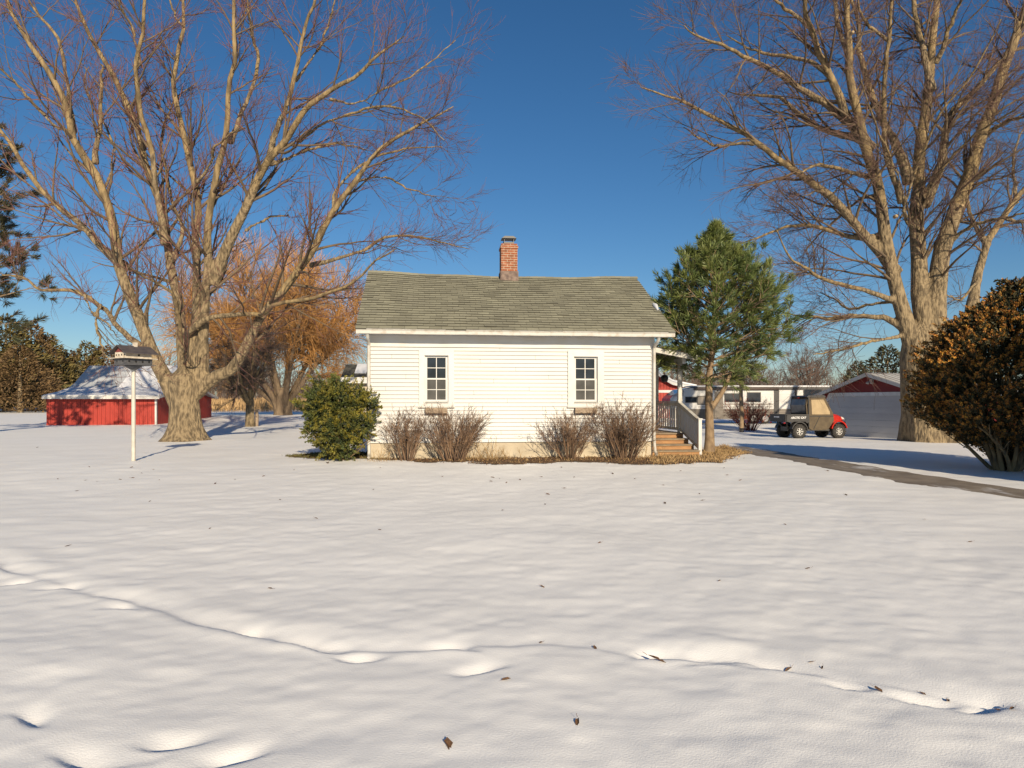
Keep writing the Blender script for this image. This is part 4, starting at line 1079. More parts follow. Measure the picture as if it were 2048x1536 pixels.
# ---------------------------------------------------------------- big maple on the left
def c6(*p): return [(x*.4948, y*.4948) for x, y in p]
LM = [
 (c6((735,1660),(690,1570),(620,1430),(545,1240),(492,1060),(470,910),(420,750),(378,660),(312,565),(292,490),(268,400),(195,270),(120,160),(50,40),(0,-120)), 24, 5, -2.0),
 (c6((300,540),(265,330),(240,180),(150,80),(100,-20),(60,-200)), 8, 3, 1.5),
 (c6((505,1075),(440,1030),(330,910),(245,840),(150,740),(90,650),(45,580),(-40,480),(-140,400)), 13, 6, 2.0),
 (c6((385,665),(382,500),(376,380),(386,250),(380,230)), 10, 6, .4),
 (c6((300,540),(200,500),(100,400),(0,290),(-120,220)), 7, 3, -2.5),
 (c6((760,1560),(735,1400),(720,1240),(690,1100),(668,980),(650,850),(620,770),(590,680),(568,590),(545,500),(500,400),(470,320),(400,210),(350,120),(300,0),(270,-200)), 19, 5, 2.2),
 (c6((668,990),(645,780),(632,620),(595,490),(575,370),(562,270),(590,160),(605,0),(610,-220)), 12, 5, -2.4),
 (c6((565,270),(545,120),(500,10),(470,-150)), 6, 3, -1.5),
 (c6((800,1580),(790,1400),(800,1190),(790,1000),(800,810),(770,680),(740,560),(720,470),(700,350),(720,230),(745,100),(735,0),(740,-200)), 18, 5, 3.0),
 (c6((745,110),(700,60),(670,-80)), 5, 3, 1),
 (c6((820,1560),(835,1250),(842,1080),(850,900),(875,750),(920,600),(935,450),(942,330),(958,280),(940,120),(938,0),(930,-200)), 18, 5, -1.8),
 (c6((855,1150),(900,1030),(965,900),(1030,760),(1080,670),(1160,590),(1230,480),(1330,400),(1450,330),(1540,250),(1650,170)), 19, 3, -2.6),
 (c6((930,580),(960,500),(1000,400),(1040,260),(1015,150),(1010,0),(1000,-180)), 9, 4, 1.6),
 (c6((1085,665),(1105,570),(1160,430),(1200,250),(1230,80),(1255,0),(1280,-180)), 11, 4, -1.0),
 (c6((1190,330),(1280,200),(1330,80),(1380,-60)), 6, 3, 2.),
 (c6((1090,665),(1190,625),(1280,590),(1390,575),(1500,590)), 7, 2.5, 2.2),
 (c6((1210,575),(1300,500),(1400,460),(1550,430),(1690,480),(1780,560)), 6, 2, -3),
 (c6((1330,400),(1450,410),(1600,330),(1740,240),(1850,150)), 5, 2, 2),
 (c6((790,1590),(870,1520),(940,1480),(1000,1390),(1060,1280),(1180,1130),(1260,1030),(1310,930),(1370,820),(1430,740),(1510,630),(1580,570),(1700,510),(1830,440)), 20, 3, -2.5),
 (c6((1350,850),(1350,780),(1420,690),(1500,640),(1640,600),(1780,590)), 7, 2.5, 1.5),
 (c6((1440,730),(1560,720),(1680,780),(1790,810)), 5, 2, -2),
 (c6((1250,1075),(1400,1030),(1480,1000),(1550,950),(1650,940),(1750,960),(1900,1000)), 8, 2, 2.5),
 (c6((740,1400),(755,1350),(790,1330),(860,1280),(960,1265),(1080,1260),(1100,1225),(1250,1190),(1400,1150),(1480,1090),(1520,1040),(1600,1000)), 11, 3, -3.0),
 (c6((600,1420),(500,1340),(440,1250),(400,1220),(330,1180),(270,1155),(160,1140),(100,1090),(0,1085)), 11, 4, 1.0),
 (c6((410,1230),(375,1300),(380,1370),(410,1450)), 6, 2.5, -1.5),
 (c6((340,1190),(350,1250),(420,1310),(460,1370)), 5, 2, -1.5),
 (c6((745,1560),(740,1450),(738,1320),(705,1190),(620,1130),(530,1080)), 10, 3, -3.5),
 (c6((990,930),(1050,890),(1110,870),(1150,880)), 6, 3, 1.5),
 (c6((700,1050),(740,930),(700,800),(670,650),(655,560),(700,420),(800,330)), 8, 3, 3.5),
 (c6((790,740),(840,640),(880,560),(960,500)), 6, 2.5, -2),
 (c6((420,760),(470,640),(440,520),(330,330),(350,250)), 5, 3, 2.5),
]
big_tree('maple_tree', 'big bare many-stemmed maple beside the birdhouse pole', 25.5,
         [(372,892),(372,882),(372,872),(372,862),(371,840),(370,815),(369,790),(370,762),(372,735)], [57,40,32,29,28,27,30,30,12], LM, 11, (372,884),
         dict(k1=1.55, l1=(3.8,1.5), k2=8, k3=3, wob=.11, tl=(.3,.85), l2=(.35,.7), up=(.05,.04,.05), rtw=.006, direct=1.7), mats=('bark','limb','twig_red'), rs=.53, flare=.08, scars=((319,762,-.30,.09),(366,707,-.45,.06)))

# ---------------------------------------------------------------- big maple on the right
def c7(*p): return [(1230+x*.5078, y*.5078) for x, y in p]
RM = [
 (c7((1200,1420),(1160,1300),(1110,1110),(1078,950),(1060,800),(1040,700),(1010,600),(975,480),(935,340),(930,200),(920,0),(915,-200)), 22, 8, -1.5),
 (c7((1010,590),(945,505),(900,430),(850,300),(800,200),(770,120),(740,40),(710,-100)), 15, 6, -2.5),
 (c7((1240,1420),(1200,1150),(1190,950),(1180,850),(1190,750),(1200,600),(1230,450),(1250,300),(1260,200),(1280,0),(1290,-200)), 26, 8, 1.0),
 (c7((1215,810),(1285,650),(1300,500),(1340,420),(1420,350),(1500,250),(1590,150),(1680,60)), 14, 5, 2.5),
 (c7((1250,1420),(1265,1150),(1290,1000),(1340,850),(1400,700),(1450,530),(1500,400),(1540,270),(1611,90),(1700,-120)), 29, 12, -.5),
 (c7((1110,1080),(1010,960),(930,870),(830,770),(740,700),(650,640),(560,570),(450,500),(360,460),(280,420),(200,390),(110,360)), 15, 2, -2.5),
 (c7((550,565),(470,555),(390,555),(320,520),(240,470)), 6, 2, 1.5),
 (c7((975,545),(880,530),(790,500),(700,430),(640,380),(540,380),(440,370)), 11, 2.5, 2.5),
 (c7((920,480),(800,390),(700,330),(600,280),(520,240),(420,190),(330,150),(260,110)), 11, 2.5, -3.5),
 (c7((1030,700),(940,690),(860,660),(780,650),(700,690)), 8, 2.5, -2.5),
 (c7((1130,1190),(1000,1140),(900,1110),(820,1080),(760,1040),(690,1000),(640,900)), 9, 2, -2.),
 (c7((1140,1290),(1050,1250),(950,1250),(850,1250),(760,1240),(690,1220)), 10, 2.5, 2),
 (c7((1060,930),(990,930),(920,920),(850,890),(780,870),(680,880),(560,930),(490,950)), 9, 2, 1),
 (c7((1160,720),(1100,560),(1060,500),(990,320),(960,200),(950,60),(900,-60)), 14, 6, 3),
 (c7((1130,800),(1065,600),(1060,400),(1080,150),(1100,0),(1110,-160)), 9, 5, -2.5),
 (c7((1245,360),(1200,150),(1170,0),(1150,-150)), 11, 6, 2),
 (c7((850,300),(760,240),(650,210),(560,200),(440,120)), 8, 2.5, 1.5),
 (c7((770,110),(680,40),(600,0),(520,-60)), 7, 3, -1.5),
 (c7((1140,1310),(1060,1330),(960,1350),(850,1370),(770,1380)), 6, 2, -2.5),
 (c7((1030,770),(960,790),(880,860),(800,930),(740,1000)), 6, 2, 2),
 (c7((1130,1180),(1000,1200),(900,1210),(860,1180),(800,1150)), 6, 2, 3.),
 (c7((1260,250),(1330,100),(1400,-60)), 8, 4, -2),
 (c7((1450,540),(1550,480),(1650,440)), 8, 3, -2.5),
 (c7((1300,980),(1400,900),(1500,850),(1640,830)), 7, 3, -3),
 (c7((1180,900),(1130,820),(1200,600),(1290,420),(1420,260),(1520,60)), 5, 2.5, -4),
 (c7((1190,880),(1260,720),(1380,560),(1500,470),(1620,380)), 5, 2.5, -4.5),
 (c7((1150,860),(1110,730),(1010,520),(960,330)), 4, 2, -4),
 (c7((930,240),(870,120),(840,0),(800,-100)), 8, 4, 2),
 (c7((1090,160),(1000,80),(960,-60)), 6, 3, -1),
]
big_tree('maple_tree', 'massive bare maple with ridged trunk in front of the garage', 28.0,
         [(1876,902),(1872,880),(1860,845),(1850,800),(1844,750),(1843,710),(1845,670),(1847,640)], [70,58,45,41,38,38,34,12], RM, 23, (1865,888),
         dict(k1=1.8, l1=(3.8,1.5), k2=8, k3=4, wob=.11, up=(.0,-.015,-.01), rtw=.006, tl=(.35,1.0), l2=(.35,.75), direct=3.4), mats=('bark','limb','twig'), rs=.63, scars=((1793,432,-.95,.07),(1925,411,-.55,.06),(1706,64,-2.9,.06)))

# tree further back at the right edge
big_tree('bare_tree', 'leaning grey-brown bare tree behind the bronze arborvitae', 33,
         [(1930,870),(1936,760),(1942,640),(1948,600)], [13,13,12,11],
         [(c7((1405,1230),(1420,1150),(1455,1040),(1480,950),(1540,860),(1611,760),(1700,640),(1760,500)), 14, 4, 0),
          (c7((1470,970),(1420,880),(1400,760),(1440,600)), 8, 3, 2), (c7((1540,860),(1600,880),(1700,850),(1800,860)), 6, 2, -2), (c7((1440,1100),(1350,1180),(1290,1160)), 5, 2, -2), (c7((1580,800),(1560,650),(1600,480)), 6, 2, 2)],
         31, (1930,868), rs=.62, kw=dict(k1=1.4, l1=(2.2,1.0), k2=7, k3=6, up=(.04,.03,.02)), mats=('bark','limb','twig_grey'))

# ---------------------------------------------------------------- generic smaller bare trees
def small_tree(name, label, x, y, h, tr, crown0, spread, nl, seed, mats=('bark','limb','twig_grey'), kw=None, group=None, lean=0):
    rng = np.random.default_rng(seed); z = float(terrain(x, y)); b = np.array((x, y, z))
    t = thing(name, label, 'tree', tuple(b), group=group)
    tp, _ = smooth_path([b-np.array((0,0,.2)), b+np.array((lean*.3,0,crown0*.5)), b+np.array((lean,0,crown0))], 10)
    g = Geo(); g.tubes(tp, np.linspace(tr*1.25, tr*.9, 10), 12, 0)
    az = np.arange(nl)*2.4+rng.random(nl); el = rng.uniform(.35, 1.25, nl)
    D = np.column_stack([np.cos(az)*np.cos(el), np.sin(az)*np.cos(el), np.sin(el)])
    S = tp[-1]-np.array((0,0,1.))*rng.uniform(0, .25*crown0, nl)[:, None]
    L = np.where(el > .8, h-crown0, spread)*rng.uniform(.8, 1.05, nl)
    P, Rr = grow(S, D, L, np.full(nl, tr*.55), 12, .09, .06, rng, .15)
    g.tubes(P, Rr, 8, 1); part('trunk', g, [M[mats[0]], M[mats[1]]], t)
    k = dict(k1=1.6, l1=(1.8,.7), k2=6, k3=5, up=(.05,.04,.03), rtw=.007); k.update(kw or {})
    bo, tw = bare_crown(P, Rr, L, rng, **k)
    g = Geo()
    for B_, R_ in bo: g.tubes(B_, R_, 4, 0)
    for B_, R_ in tw: g.tubes(B_, R_, 3, 1)
    part('crown', g, [M[mats[1]], M[mats[2]]], t)
    return t
p = at(500, 855, 37)
small_tree('bare_tree', 'small bare tree standing just in front of the willow', p[0], p[1], 5.6, .22, 1.5, 3.4, 10, 41, kw=dict(k1=2.2, l1=(1.5,.7), k2=7, k3=6, up=(.0,-.02,-.02), rtw=.008))
p = at(1622, 830, 75)
small_tree('bare_tree', 'round-crowned bare tree beyond the trailer roof', p[0], p[1], 8.2, .22, 2.0, 5.2, 13, 43, mats=('bark','twig_grey','twig_grey'), kw=dict(k1=1.6, k2=6, k3=5, rtw=.014))
p = at(1500, 830, 90)
small_tree('bare_tree', 'far bare tree mostly hidden by the young pine', p[0], p[1], 9.0, .2, 2.2, 5.0, 12, 44, mats=('bark','twig_grey','twig_grey'), kw=dict(k1=1.5, k2=6, k3=5, rtw=.014))
# short post by the small tree
pp = at(514, 852, 37.5)
g = Geo(); g.tubes(np.array([(pp[0]-.03, pp[1], terrain(pp[0], pp[1])-.1), (pp[0], pp[1], terrain(pp[0], pp[1])+.5), (pp[0]-.03, pp[1], terrain(pp[0], pp[1])+.95)]), np.array([.10,.095,.09]), 8, cap=True)
single('wooden_post', g, M['oldwood'], 'short weathered wooden post beside the small bare tree', 'post', loc=(pp[0], pp[1], float(terrain(pp[0], pp[1]))))
# slender pole behind the young pine
pp = gp(1483, 864); 
tp_ = thing('wooden_pole', 'slender pale wooden pole rising beside the red-stemmed shrub', 'pole', tuple(pp))
g = Geo(); g.tubes(np.array([(pp[0], pp[1], pp[2]+.22), (pp[0]+.02, pp[1], pp[2]+1.0), (pp[0]-.03, pp[1], pp[2]+2.0), (pp[0]-.02, pp[1], pp[2]+3.2)]), np.array([.12,.115,.105,.09]), 10, cap=True); part('shaft', g, M['pine_bark'], tp_)
g = Geo(); g.tubes(np.array([(pp[0], pp[1], pp[2]-.1), (pp[0], pp[1], pp[2]+.219)]), np.array([.13,.125]), 10, cap=True); part('dark_base', g, M['rvdark'], tp_)

# ---------------------------------------------------------------- willow
def willow():
    rng = np.random.default_rng(51); d = 56.0; b = at(566, 829, d)
    t = thing('willow_tree', 'golden-orange weeping willow with short thick trunk beyond the maple', 'tree', tuple(b))
    g = Geo()
    st = []
    for dx, dy, dz in ((-7.2,.5,8.0),(-4.5,2.5,10.2),(-2.0,-2,11),(.5,2.5,11.2),(2.5,-1.5,10.4),(4.5,2,9.3),(6.0,-1,7.4),(-5.5,-3,8.6),(3,-4,8.5),(-8.0,1.5,6.0)):
        C = [b+np.array((dx*.06, dy*.05, -.3)), b+np.array((dx*.09, dy*.08, .9)), b+np.array((dx*.22, dy*.25, dz*.28)), b+np.array((dx*.6, dy*.65, dz*.68)), b+np.array((dx, dy, dz))]
        p_, L = smooth_path(C, 20); st.append(p_)
    P = np.array(st); Rr = np.repeat(np.linspace(.27, .06, 20)[None], len(P), 0)
    g.tubes(P, Rr, 10, 0)
    g.tubes(np.array([b+np.array((0,0,-.3)), b+np.array((0,0,.5)), b+np.array((0,0,1.5)), b+np.array((0,0,2.2))]), np.array([.85,.62,.60,.4]), 18, 0)
    part('trunk', g, M['willow_bark'], t)
    g = Geo()
    S, D, r, tt, i = spawn(P, Rr, 24, .35, 1., .4, 1.1, rng)
    B1, R1 = grow(S, D, rng.uniform(1.6, 3.6, len(tt)), np.clip(r*.5, .03, .07), 7, .12, .06, rng, .3)
    g.tubes(B1, R1, 4, 0)
    S, D, r, tt, i = spawn(B1, R1, 8, .2, 1., .3, .9, rng)
    B2, R2 = grow(S, D, rng.uniform(.9, 2.1, len(tt)), np.full(len(tt), .022), 5, .12, .05, rng, .5)
    g.tubes(B2, R2, 3, 1)
    S, D, r, tt, i = spawn(B2, R2, 7, .2, 1., .3, 1., rng)
    hgt = (S[:, 2]-b[2])/11.0
    L = rng.uniform(.8, 2.0, len(tt))
    droop = -.04-.30*np.clip(1.05-hgt, 0, 1)*rng.uniform(.4, 1.4, len(tt))
    B3, R3 = grow(S, D+np.array((0,0,.35)), L*(1+.5*np.clip(1-hgt, 0, 1)), np.full(len(tt), .016), 6, .08, droop, rng, .5)
    g.tubes(B3, R3, 3, 1)
    # long hanging curtains on the rim
    n = 330; az = rng.uniform(0, 2*np.pi, n); rad = rng.uniform(6.0, 8.8, n); hh = rng.uniform(5.0, 8.0, n)
    S = b+np.column_stack([np.cos(az)*rad-1.0, np.sin(az)*rad*.55, hh])
    D = np.column_stack([np.cos(az)*.7, np.sin(az)*.5, np.full(n, .35)])
    B4, R4 = grow(S, D, rng.uniform(2.0, 4.6, n), np.full(n, .012), 8, .05, -.35, rng, .6)
    g.tubes(B4, R4, 3, 1)
    part('crown', g, [M['willow_bark'], M['willow']], t)
willow()

# ---------------------------------------------------------------- young pine by the porch and the pine at the left edge
def pine(name, label, x, y, h, c0, prof, whorls, per, tuft_l, nn, seed, needle_m, wdt, trunk_r, fork=False, sub=6, skew=0.0, loc_z=None):
    rng = np.random.default_rng(seed); z = float(terrain(x, y)) if loc_z is None else loc_z; b = np.array((x, y, z))
    t = thing(name, label, 'tree', tuple(b))
    g = Geo()
    tp, _ = smooth_path([b+np.array((.0,0,-.15)), b+np.array((.02,0,.5)), b+np.array((.0,0,c0)), b+np.array((.06+skew*.2,0,h*.5)), b+np.array((skew*.5,0,h*.97))], 24)
    rr = np.linspace(0, 1, 24); g.tubes(tp, trunk_r*(1.12-rr*1.02)+trunk_r*.5*np.exp(-rr*22), 14, 0)
    if fork:
        fp, _ = smooth_path([b+np.array((.03,0,1.25)), b+np.array((.22,.03,1.5)), b+np.array((.50,.05,1.95)), b+np.array((.75,.1,2.6)), b+np.array((.95,.1,3.4))], 14)
        g.tubes(fp, np.linspace(.085, .03, 14), 10, 0)
    part('trunk', g, M['pine_bark'], t)
    S = []; D = []; L = []; up = []
    for w in range(whorls):
        fz = (w+.3*rng.random())/whorls; zz = c0+(h*.97-c0)*fz**.92
        rad = np.interp(fz, [p_[0] for p_ in prof], [p_[1] for p_ in prof])
        k = max(3, int(round(per*(1-.35*fz))))
        for j in range(k):
            a = 2*np.pi*(j+rng.random()*.7)/k+w*1.1
            el = .15+.75*fz+rng.normal()*.1
            ti = min(int((zz)/(h*.97)*23), 23)
            S.append(np.array((tp[ti,0], tp[ti,1], b[2]+zz))); D.append((math.cos(a)*math.cos(el), math.sin(a)*math.cos(el), math.sin(el)))
            L.append(1.12*rad*rng.uniform(.72, 1.1)*(1+skew*.35*math.cos(a)*(1-fz))/max(math.cos(el), .5)*.92); up.append(.02+.05*fz)
    S = np.array(S); D = np.array(D); L = np.array(L)
    B1, R1 = grow(S, D, L, .012+L*.010, 8, .05, np.array(up), rng, .3)
    g = Geo(); g.tubes(B1, R1, 5, 0)
    ks = np.maximum((sub*(L/np.max(L))**.7).astype(int)+2, 3)
    S2, D2, r, tt, idx = spawn(B1, R1, ks, .28, 1., .45, 1.0, rng)
    L2 = L[idx]*(.42*(1-.55*tt))+tuft_l*.6
    B2, R2 = grow(S2, D2, L2, np.full(len(tt), .010), 4, .08, .05, rng, .5)
    g.tubes(B2, R2, 4, 0)
    # tufts: branch tips, sub-branch tips and along sub-branches
    C = [B1[:, -1], B2[:, -1]]; T = [unit(B1[:, -1]-B1[:, -2]), unit(B2[:, -1]-B2[:, -2])]
    for q_, kk in ((B2, 1), (B1, 1)):
        R_ = np.zeros(q_.shape[:2]); s_, d_, _, t_, _ = spawn(q_, R_, kk, .45, .98, .2, .8, rng); C.append(s_); T.append(d_)
    C = np.concatenate(C); T = np.concatenate(T); n = len(C)
    sz = rng.uniform(.75, 1.2, n)
    CC = np.repeat(C, nn, 0); TT = np.repeat(T, nn, 0); m = len(CC)
    DD = unit(TT*rng.uniform(.55, 1.4, m)[:, None]+unit(rng.normal(size=(m, 3)))*.62+np.array((0,0,.10)))
    CC = CC-TT*rng.uniform(0, tuft_l*.7, m)[:, None]
    g.needles(CC, DD, tuft_l*rng.uniform(.7, 1.15, m)*np.repeat(sz, nn), wdt, 1)
    part('crown', g, [M['pine_bark'], needle_m], t)
    return t
p = gp(1418, 905)
ph = CZ+(803-442)*p[1]/FPX-p[2]
pine('pine_tree', 'young green pine with forked trunk beside the porch steps', p[0], p[1], ph, 2.15,
     [(0,1.5),(.1,1.9),(.25,1.9),(.45,1.4),(.62,.80),(.78,.40),(.9,.17),(1,.05)], 20, 8, .235, 32, 61, M['pine'], .0175, .125, True, 9, .35)
p = at(-92, 850, 29); 
pine('pine_tree', 'tall dark pine with drooping boughs at the left edge of the yard', p[0], p[1], 13.5, 4.4,
     [(0,3.2),(.15,3.4),(.3,3.0),(.4,2.2),(.5,3.1),(.7,2.3),(.9,1.0),(1,.3)], 13, 6, .34, 46, 67, M['pine_dark'], .026, .26, False, 8, 0)

# ---------------------------------------------------------------- cedars and other background evergreens
def cedar_mesh(seed, m, n=5200, lob=.35):
    rng = np.random.default_rng(seed)
    z = rng.beta(1.1, 1.7, n)*.97+.02; a = rng.uniform(0, 2*np.pi, n)
    prof = np.interp(z, [0,.06,.2,.5,.8,1], [.10,.26,.30,.21,.10,.01])
    rad = prof*(.62+.42*rng.random(n)**.5)*(1+lob*2*vnoise(a*1.6+seed, z*9+seed)+.25*vnoise(a*5+seed, z*25))
    C = np.column_stack([np.cos(a)*rad, np.sin(a)*rad, z]); out = np.column_stack([np.cos(a), np.sin(a), np.full(n, .9)])
    g = Geo(); g.cards(C, rng.uniform(.010, .020, n), rng, unit(out), 2.6, .62)
    return g.mesh('crown', m)
def cedar_trunk():
    g = Geo(); g.tubes(np.array([(0,0,-.02),(0,0,.3),(0,0,.9)]), np.array([.022,.016,.004]), 8); return g.mesh('trunk', M['bark'])
CT = cedar_trunk()
CM = [cedar_mesh(71, M['cedar']), cedar_mesh(72, M['cedar_brown']), cedar_mesh(73, M['cedar'], lob=.6), cedar_mesh(74, M['pine_dark'], lob=.5)]
def cedar(px, pyt, d, k, wid, label, name='cedar_tree', group='cedars along the field edge', rot=0):
    x = (px-1024)*d/FPX; z = float(terrain(x, d)); h = CZ+(803-pyt)*d/FPX-z
    t = thing(name, label, 'tree', (x, d, z), rot+.001, group)
    t.scale = (h*wid, h*wid, h)
    for nm, me in (('trunk', CT), ('crown', CM[k])):
        o = bpy.data.objects.new(nm, me); COL.objects.link(o); o.parent = t
cedar(-70, 600, 84, 0, 1.5, 'broad olive cedar cut off by the left edge of the photo', rot=.4)
cedar(12, 630, 86, 2, 1.5, 'tall olive-green cedar at the far left of the cedar row', rot=1.4)
cedar(62, 640, 90, 1, 1.25, 'tall brownish cedar with pointed top left of the red shed', rot=2.2)
cedar(98, 668, 92, 0, 1.4, 'mid-height green cedar behind the left end of the red shed', rot=3.1)
cedar(140, 700, 96, 1, 1.6, 'low brown cedar showing just above the shed roof edge', rot=.3)
cedar(172, 682, 98, 2, 1.4, 'pointed cedar rising over the left slope of the shed roof', rot=5)
cedar(208, 690, 100, 1, 1.6, 'rusty cedar behind the shed ridge beside the birdhouse', rot=2.7)
cedar(250, 705, 102, 0, 1.6, 'green cedar directly behind the birdhouse', rot=4.1)
cedar(40, 690, 80, 1, 1.8, 'short rusty-brown cedar in front of the tall cedar row', rot=4.6)
cedar(1715, 722, 48, 3, 1.35, 'dark conifer peeking over the left slope of the garage roof', 'conifer_tree', 'dark conifers behind the garage', 1.)
cedar(1775, 690, 50, 3, 1.5, 'taller dark conifer behind the garage ridge beside the maple trunk', 'conifer_tree', 'dark conifers behind the garage', 3.)

# ---------------------------------------------------------------- shrubs
def plumes(C, O, per, length, width, rng):
    """leaf positions along tapering upswept sprays"""
    n = len(C); O = unit(O+np.array((0,0,.35))+rng.normal(size=(n, 3))*.28); L = length*rng.uniform(.5, 1.3, n)
    t = rng.random((n, per))**.8
    P = C[:, None]+O[:, None]*(t*L[:, None])[:, :, None]+rng.normal(size=(n, per, 3))*(width*(1.05-t))[:, :, None]
    return P.reshape(-1, 3), np.repeat(O, per, 0), t.ravel()
def lobed(rng, lobes, n_cl, shell=.6):
    C = []; O = []
    wts = np.array([l[3]*l[5] for l in lobes]); wts = wts/wts.sum()
    for l, w in zip(lobes, wts):
        n = max(8, int(n_cl*w)); d = unit(rng.normal(size=(n, 3))); k = shell+(1.0-shell)*rng.random(n)**.6
        C.append(np.array(l[:3])+d*np.array(l[3:])*k[:, None]); O.append(unit(d/np.array(l[3:])))
    return np.concatenate(C), np.concatenate(O)
def yew():
    rng = np.random.default_rng(81); y0 = 16.75; b = at(682, 906, y0); b[2] = float(terrain(b[0], b[1])); s = y0/FPX
    t = thing('yew_shrub', 'rounded olive-green evergreen shrub at the left corner of the house', 'shrub', tuple(b))
    g = Geo()
    n = 26; az = rng.uniform(0, 2*np.pi, n); el = rng.uniform(.5, 1.4, n)
    P, Rr = grow(np.repeat((b+np.array((.05,0,-.05)))[None], n, 0), np.column_stack([np.cos(az)*np.cos(el), np.sin(az)*np.cos(el), np.sin(el)]), rng.uniform(.7, 1.35, n), np.full(n, .02), 7, .1, .03, rng, .3)
    g.tubes(P, Rr, 6); part('stems', g, M['limb'], t)
    lob = []
    for px, py, r in ((612,806,9),(628,842,11),(652,756,10),(690,757,9),(672,764,9),(757,800,11),(748,842,11),(730,778,10),(640,820,30),(655,795,36),(690,800,40),(690,775,22),(668,768,18),(715,805,36),(735,800,22),(648,850,30),(690,850,45),(725,845,32),(700,880,30),(665,875,26),(622,812,16),(742,830,14),(660,832,34),(650,785,26),(720,780,16),(675,890,16)):
        q_ = at(px, py, y0); r *= .68; lob.append((q_[0]-.09, y0+rng.uniform(-.25, .3), q_[2]-.13, r*s, r*s*1.25, r*s))
    C, O = lobed(rng, lob, 1150, .35)
    C, O, tt = plumes(C, O, 50, .27, .034, rng)
    k = tt > .46; sz = rng.uniform(.015, .032, len(C))
    g = Geo(); g.cards(C[k], sz[k], rng, O[k], 2.2, .6, 0); g.cards(C[~k], sz[~k]*1.15, rng, O[~k], 2.0, .55, 1); part('foliage', g, [M['yew'], M['yew_inner']], t)
yew()
def arborvitae():
    rng = np.random.default_rng(83); b = gp(2014, 941); cx = b[0]+.42; cy = b[1]+.2
    t = thing('arborvitae_shrub', 'huge bronze-gold arborvitae with bare stems at its foot by the driveway', 'shrub', tuple(b))
    g = Geo(); n = 16; az = np.arange(n)*2.4; el = rng.uniform(.75, 1.45, n)
    P, Rr = grow(np.column_stack([b[0]+np.cos(az)*.16, b[1]+np.sin(az)*.16, np.full(n, b[2]-.1)]), np.column_stack([np.cos(az)*np.cos(el), np.sin(az)*np.cos(el), np.sin(el)]), rng.uniform(1.6, 2.8, n), rng.uniform(.045, .075, n), 9, .09, .05, rng, .3)
    g.tubes(P, Rr, 9)
    S, D, r, tt, i = spawn(P, Rr, 7, .25, .9, .4, 1., rng); B1, R1 = grow(S, D, rng.uniform(.5, 1.3, len(tt)), np.full(len(tt), .016), 5, .12, .02, rng, .4); g.tubes(B1, R1, 5)
    part('stems', g, M['limb'], t)
    N = 5000; u = rng.random(N)
    zs_ = np.array([.12,.31,.53,.97,1.5,2.07,2.7,3.4,3.8,4.3]); rs_ = np.array([.25,.45,.9,1.72,2.05,2.08,1.78,1.25,.72,.06])
    cdf = np.concatenate([[0], np.cumsum((rs_[1:]+rs_[:-1])/2*np.diff(zs_))]); cdf /= cdf[-1]
    z = np.interp(u, cdf, zs_); a = rng.uniform(0, 2*np.pi, N)
    r = np.interp(z, zs_, rs_)*(1+.36*vnoise(a*2.2+3, z*2.3)*.7+.22*vnoise(a*6+1, z*6))*(.60+.44*rng.random(N)**.5)
    C = np.column_stack([cx+np.cos(a)*r, cy+np.sin(a)*r, z+b[2]]); O = unit(np.column_stack([np.cos(a), np.sin(a), np.full(N, .35)]))
    CC, OO, tc_ = plumes(C, O, 36, .25, .042, rng)
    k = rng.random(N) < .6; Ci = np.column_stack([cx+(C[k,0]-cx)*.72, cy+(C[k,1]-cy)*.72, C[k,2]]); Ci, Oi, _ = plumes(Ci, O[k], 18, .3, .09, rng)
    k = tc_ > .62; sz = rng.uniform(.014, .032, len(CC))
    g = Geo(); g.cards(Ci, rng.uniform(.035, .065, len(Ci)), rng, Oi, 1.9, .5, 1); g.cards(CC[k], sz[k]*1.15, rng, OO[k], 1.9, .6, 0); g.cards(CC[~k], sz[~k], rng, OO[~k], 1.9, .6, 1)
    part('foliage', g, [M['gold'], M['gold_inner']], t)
arborvitae()
def bare_shrub(label, px0, px1, pyt, v, seed, m, group, nst=75, frame=HF, dens=6, rr=.0045, xy=None, h=None, w=None):
    rng = np.random.default_rng(seed)
    if xy is None:
        um_ = frame.u((px0+px1)/2, v); x, y = frame.xy(um_, v); h = CZ-(pyt-HZ)*y/FPX-float(terrain(x, y)); w = (px1-px0)*y/FPX
    else: x, y = xy
    b = np.array((x, y, float(terrain(x, y))))
    h *= .90
    t = thing('bare_shrub', label, 'shrub', tuple(b), group=group)
    n = nst; az = rng.uniform(0, 2*np.pi, n); sp_ = rng.random(n)**.6
    S = b+np.column_stack([np.cos(az)*sp_*w*.16, np.sin(az)*sp_*w*.14, np.full(n, -.05)])
    lean = sp_*w*.55/h
    D = np.column_stack([np.cos(az)*lean, np.sin(az)*lean*.8, np.ones(n)])
    P, Rr = grow(S, D, h*rng.uniform(.62, 1.0, n), rng.uniform(rr*1.6, rr*2.8, n), 9, .07, .0, rng, .35)
    g = Geo(); g.tubes(P, Rr, 5); part('stems', g, M[m], t)
    S, D, r, tt, i = spawn(P, Rr, dens, .3, 1., .3, .8, rng)
    B1, R1 = grow(S, D, rng.uniform(.16, .42, len(tt))*h/1.3, np.full(len(tt), rr), 4, .12, .03, rng, .6)
    g = Geo(); g.tubes(B1, R1, 3)
    S, D, r, tt, i = spawn(B1, R1, 4, .3, 1., .3, .9, rng)
    B2, R2 = grow(S, D, rng.uniform(.06, .18, len(tt))*h/1.3, np.full(len(tt), rr*.8), 2, .12, .02, rng, .7); g.tubes(B2, R2, 3)
    part('twigs', g, M[m], t)
gs = 'bare shrubs along the front of the house'
bare_shrub('sparse bare shrub under the left edge of the left window', 775, 852, 808, -.55, 91, 'shrub', gs, 40)
